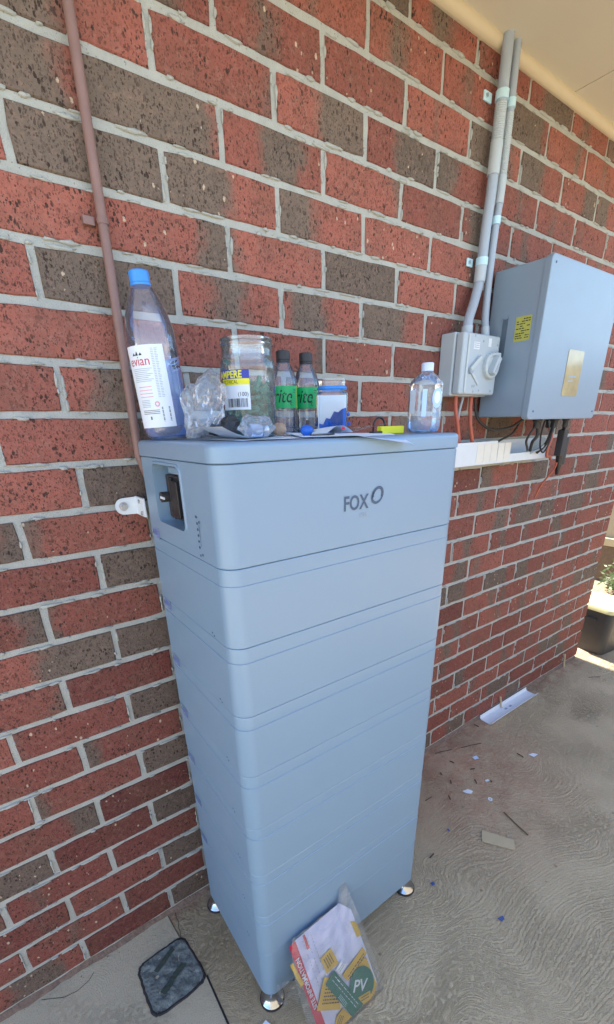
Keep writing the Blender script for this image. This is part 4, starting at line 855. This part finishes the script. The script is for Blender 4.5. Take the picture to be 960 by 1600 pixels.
scrap([(1.510, -.290), (1.535, -.296), (1.545, -.315), (1.515, -.312)], M_white, 'small white scrap far out on the open concrete')
scrap([(1.225, -.262), (1.240, -.268), (1.236, -.276), (1.222, -.270)], M_white, 'tiny white chip in the red dust')
scrap([(.062, -.408), (.088, -.402), (.100, -.430), (.070, -.436)], M_paper, 'white square scrap on the concrete beside the nearest chrome foot')
scrap([(.695, -.415), (.708, -.418), (.704, -.428), (.694, -.425)], M_dkblue, 'dark blue chip beside the right front foot', .003, 'plastic_chip')
scrap([(.768, -.606), (.786, -.610), (.782, -.620), (.770, -.618)], M_dkblue, 'dark blue chip alone on the open concrete', .003, 'plastic_chip')
scrap([(.905, -.318), (.913, -.322), (.908, -.330), (.902, -.326)], M_dkblue, 'tiny blue chip near the right side of the cabinet', .003, 'plastic_chip')
SP = [((680, 1178), (706, 1172)), ((721, 1169), (752, 1162)), ((741, 1133), (748, 1136)), ((703, 1190), (710, 1193)), ((735, 1203), (742, 1202)), ((704, 1220), (705, 1225)), ((742, 1219), (745, 1225)), ((701, 1244), (704, 1250)), ((665, 1252), (675, 1246)), ((672, 1341), (678, 1335)), ((808, 1178), (818, 1184)), ((920, 1059), (938, 1058)), ((688, 1208), (690, 1211)), ((767, 1220), (768, 1223))]
def gp(x, y):
    d = RM @ Vector(((x - 480) / 680.67, -(y - 954.78) / 680.67, -1)); t = (GZ - CAMP.z) / d.z; return CAMP + d * t
for k, (a, b) in enumerate(SP):
    A_, B_ = gp(*a), gp(*b); A_.z = B_.z = GZ + .003
    single('wood_splinter', tube([A_, (A_ + B_) / 2 + Vector((0, 0, .0015)), B_], .0014 if k in (0, 1, 8, 11) else .0022, 5), M_twig, 'small dark splinter scattered on the concrete in the brick dust', 'splinter', None, 'dark splinters on the concrete')
g = G(); R = random.Random(21)
for _ in range(700):
    a = R.uniform(0, 2 * pi); d = abs(R.gauss(0, .33)); x, y = 1.15 + d * cos(a) * 1.3, -.16 + d * sin(a) * .7
    if R.random() < .25: x, y = R.uniform(-.4, 2.4), -.012 - abs(R.gauss(0, .03))
    if y > -.012 or (BX0 < x < BX1 and BY0 < y < BY1): continue
    s = R.uniform(.0008, .0026); c = Vector((x, y, GZ + s * .5))
    V = [c + Vector((R.uniform(-1, 1), R.uniform(-1, 1), R.uniform(-.4, 1))) * s for _ in range(4)]; g.add(V, [(0, 1, 2), (0, 2, 3), (0, 3, 1), (1, 3, 2)])
single('brick_crumbs', g, simple('brick_crumb', (.24, .10, .07), .9, var=.5, vscale=50), 'red brick crumbs scattered along the wall foot and under the inverter', 'crumbs', kind='stuff')
# ------------------------------------------------------------------ far end beyond the wall corner
tb = thing('storage_tub', 'dark plastic tub with a sunlit cream lid at the far wall corner', 'tub', (2.82, -.01, GZ))
obj('tub_body', rloft([(0, .098, .088, .035), (.004, .102, .092, .036), (.27, .125, .112, .045), (.285, .128, .115, .045)], 6).rot(rad(-6)), M_tub, tb, 40)
obj('tub_lid', rloft([(.286, .130, .117, .046), (.289, .134, .121, .048), (.312, .134, .121, .048), (.320, .128, .115, .045), (.322, .112, .10, .035)], 6).rot(rad(-6)), M_lid, tb, 40)
for k in range(2): obj('hand_grip', box(-.13 + k * .0, -.122, -.03, .03, .225, .24, .002).rot(rad(-6) + k * pi), M_tub, tb)
fe = thing('boundary_fence', 'beige steel fence with timber plinth and pale rail behind the storage tub', 'fence', (4.3, 0, GZ))
for k in range(18): obj('fence_panel', box(4.30, 4.312, -3.2 + k * .30 + .004, -2.9 + k * .30 - .004, .37, 1.8, .002), M_fence, fe, world=True)
obj('plinth', box(4.26, 4.31, -3.2, 2.2, GZ, .30, .004), M_plinth, fe, world=True)
obj('pale_rail', box(4.25, 4.30, -3.2, 2.2, .303, .372, .004), M_rail, fe, world=True)
for k in range(28): obj('fence_panel', box(-3.9 + k * .30 + .004, -3.6 + k * .30 - .004, -3.212, -3.20, .02, 1.8, .002), M_fence, fe, world=True)
sh = thing('garden_shrub', 'low sunlit green shrub in front of the beige fence', 'shrub', (3.95, .15, GZ))
g = G(); R = random.Random(5); st = G()
for _ in range(46):
    a = R.uniform(0, 2 * pi); L = R.uniform(.10, .26); tip = Vector((cos(a) * L * .8, sin(a) * L * 1.5, L * R.uniform(.5, 1.0))); st.join(tube([(0, 0, 0), tuple(tip * .55 + Vector((0, 0, .02))), tuple(tip)], .003, 4))
    for _ in range(16):
        c = tip * R.uniform(.35, 1.08) + Vector((R.gauss(0, .02), R.gauss(0, .03), R.gauss(0, .015))); d = Vector((R.gauss(0, 1), R.gauss(0, 1), R.gauss(0, .6))).normalized(); s = d.orthogonal().normalized(); l = R.uniform(.014, .028)
        g.add([c - d * l, c + s * l * .42, c + d * l, c - s * l * .42], [(0, 1, 2, 3)])
obj('crown', g, M_leaf, sh, kind='stuff'); obj('stems', st, M_stem, sh)
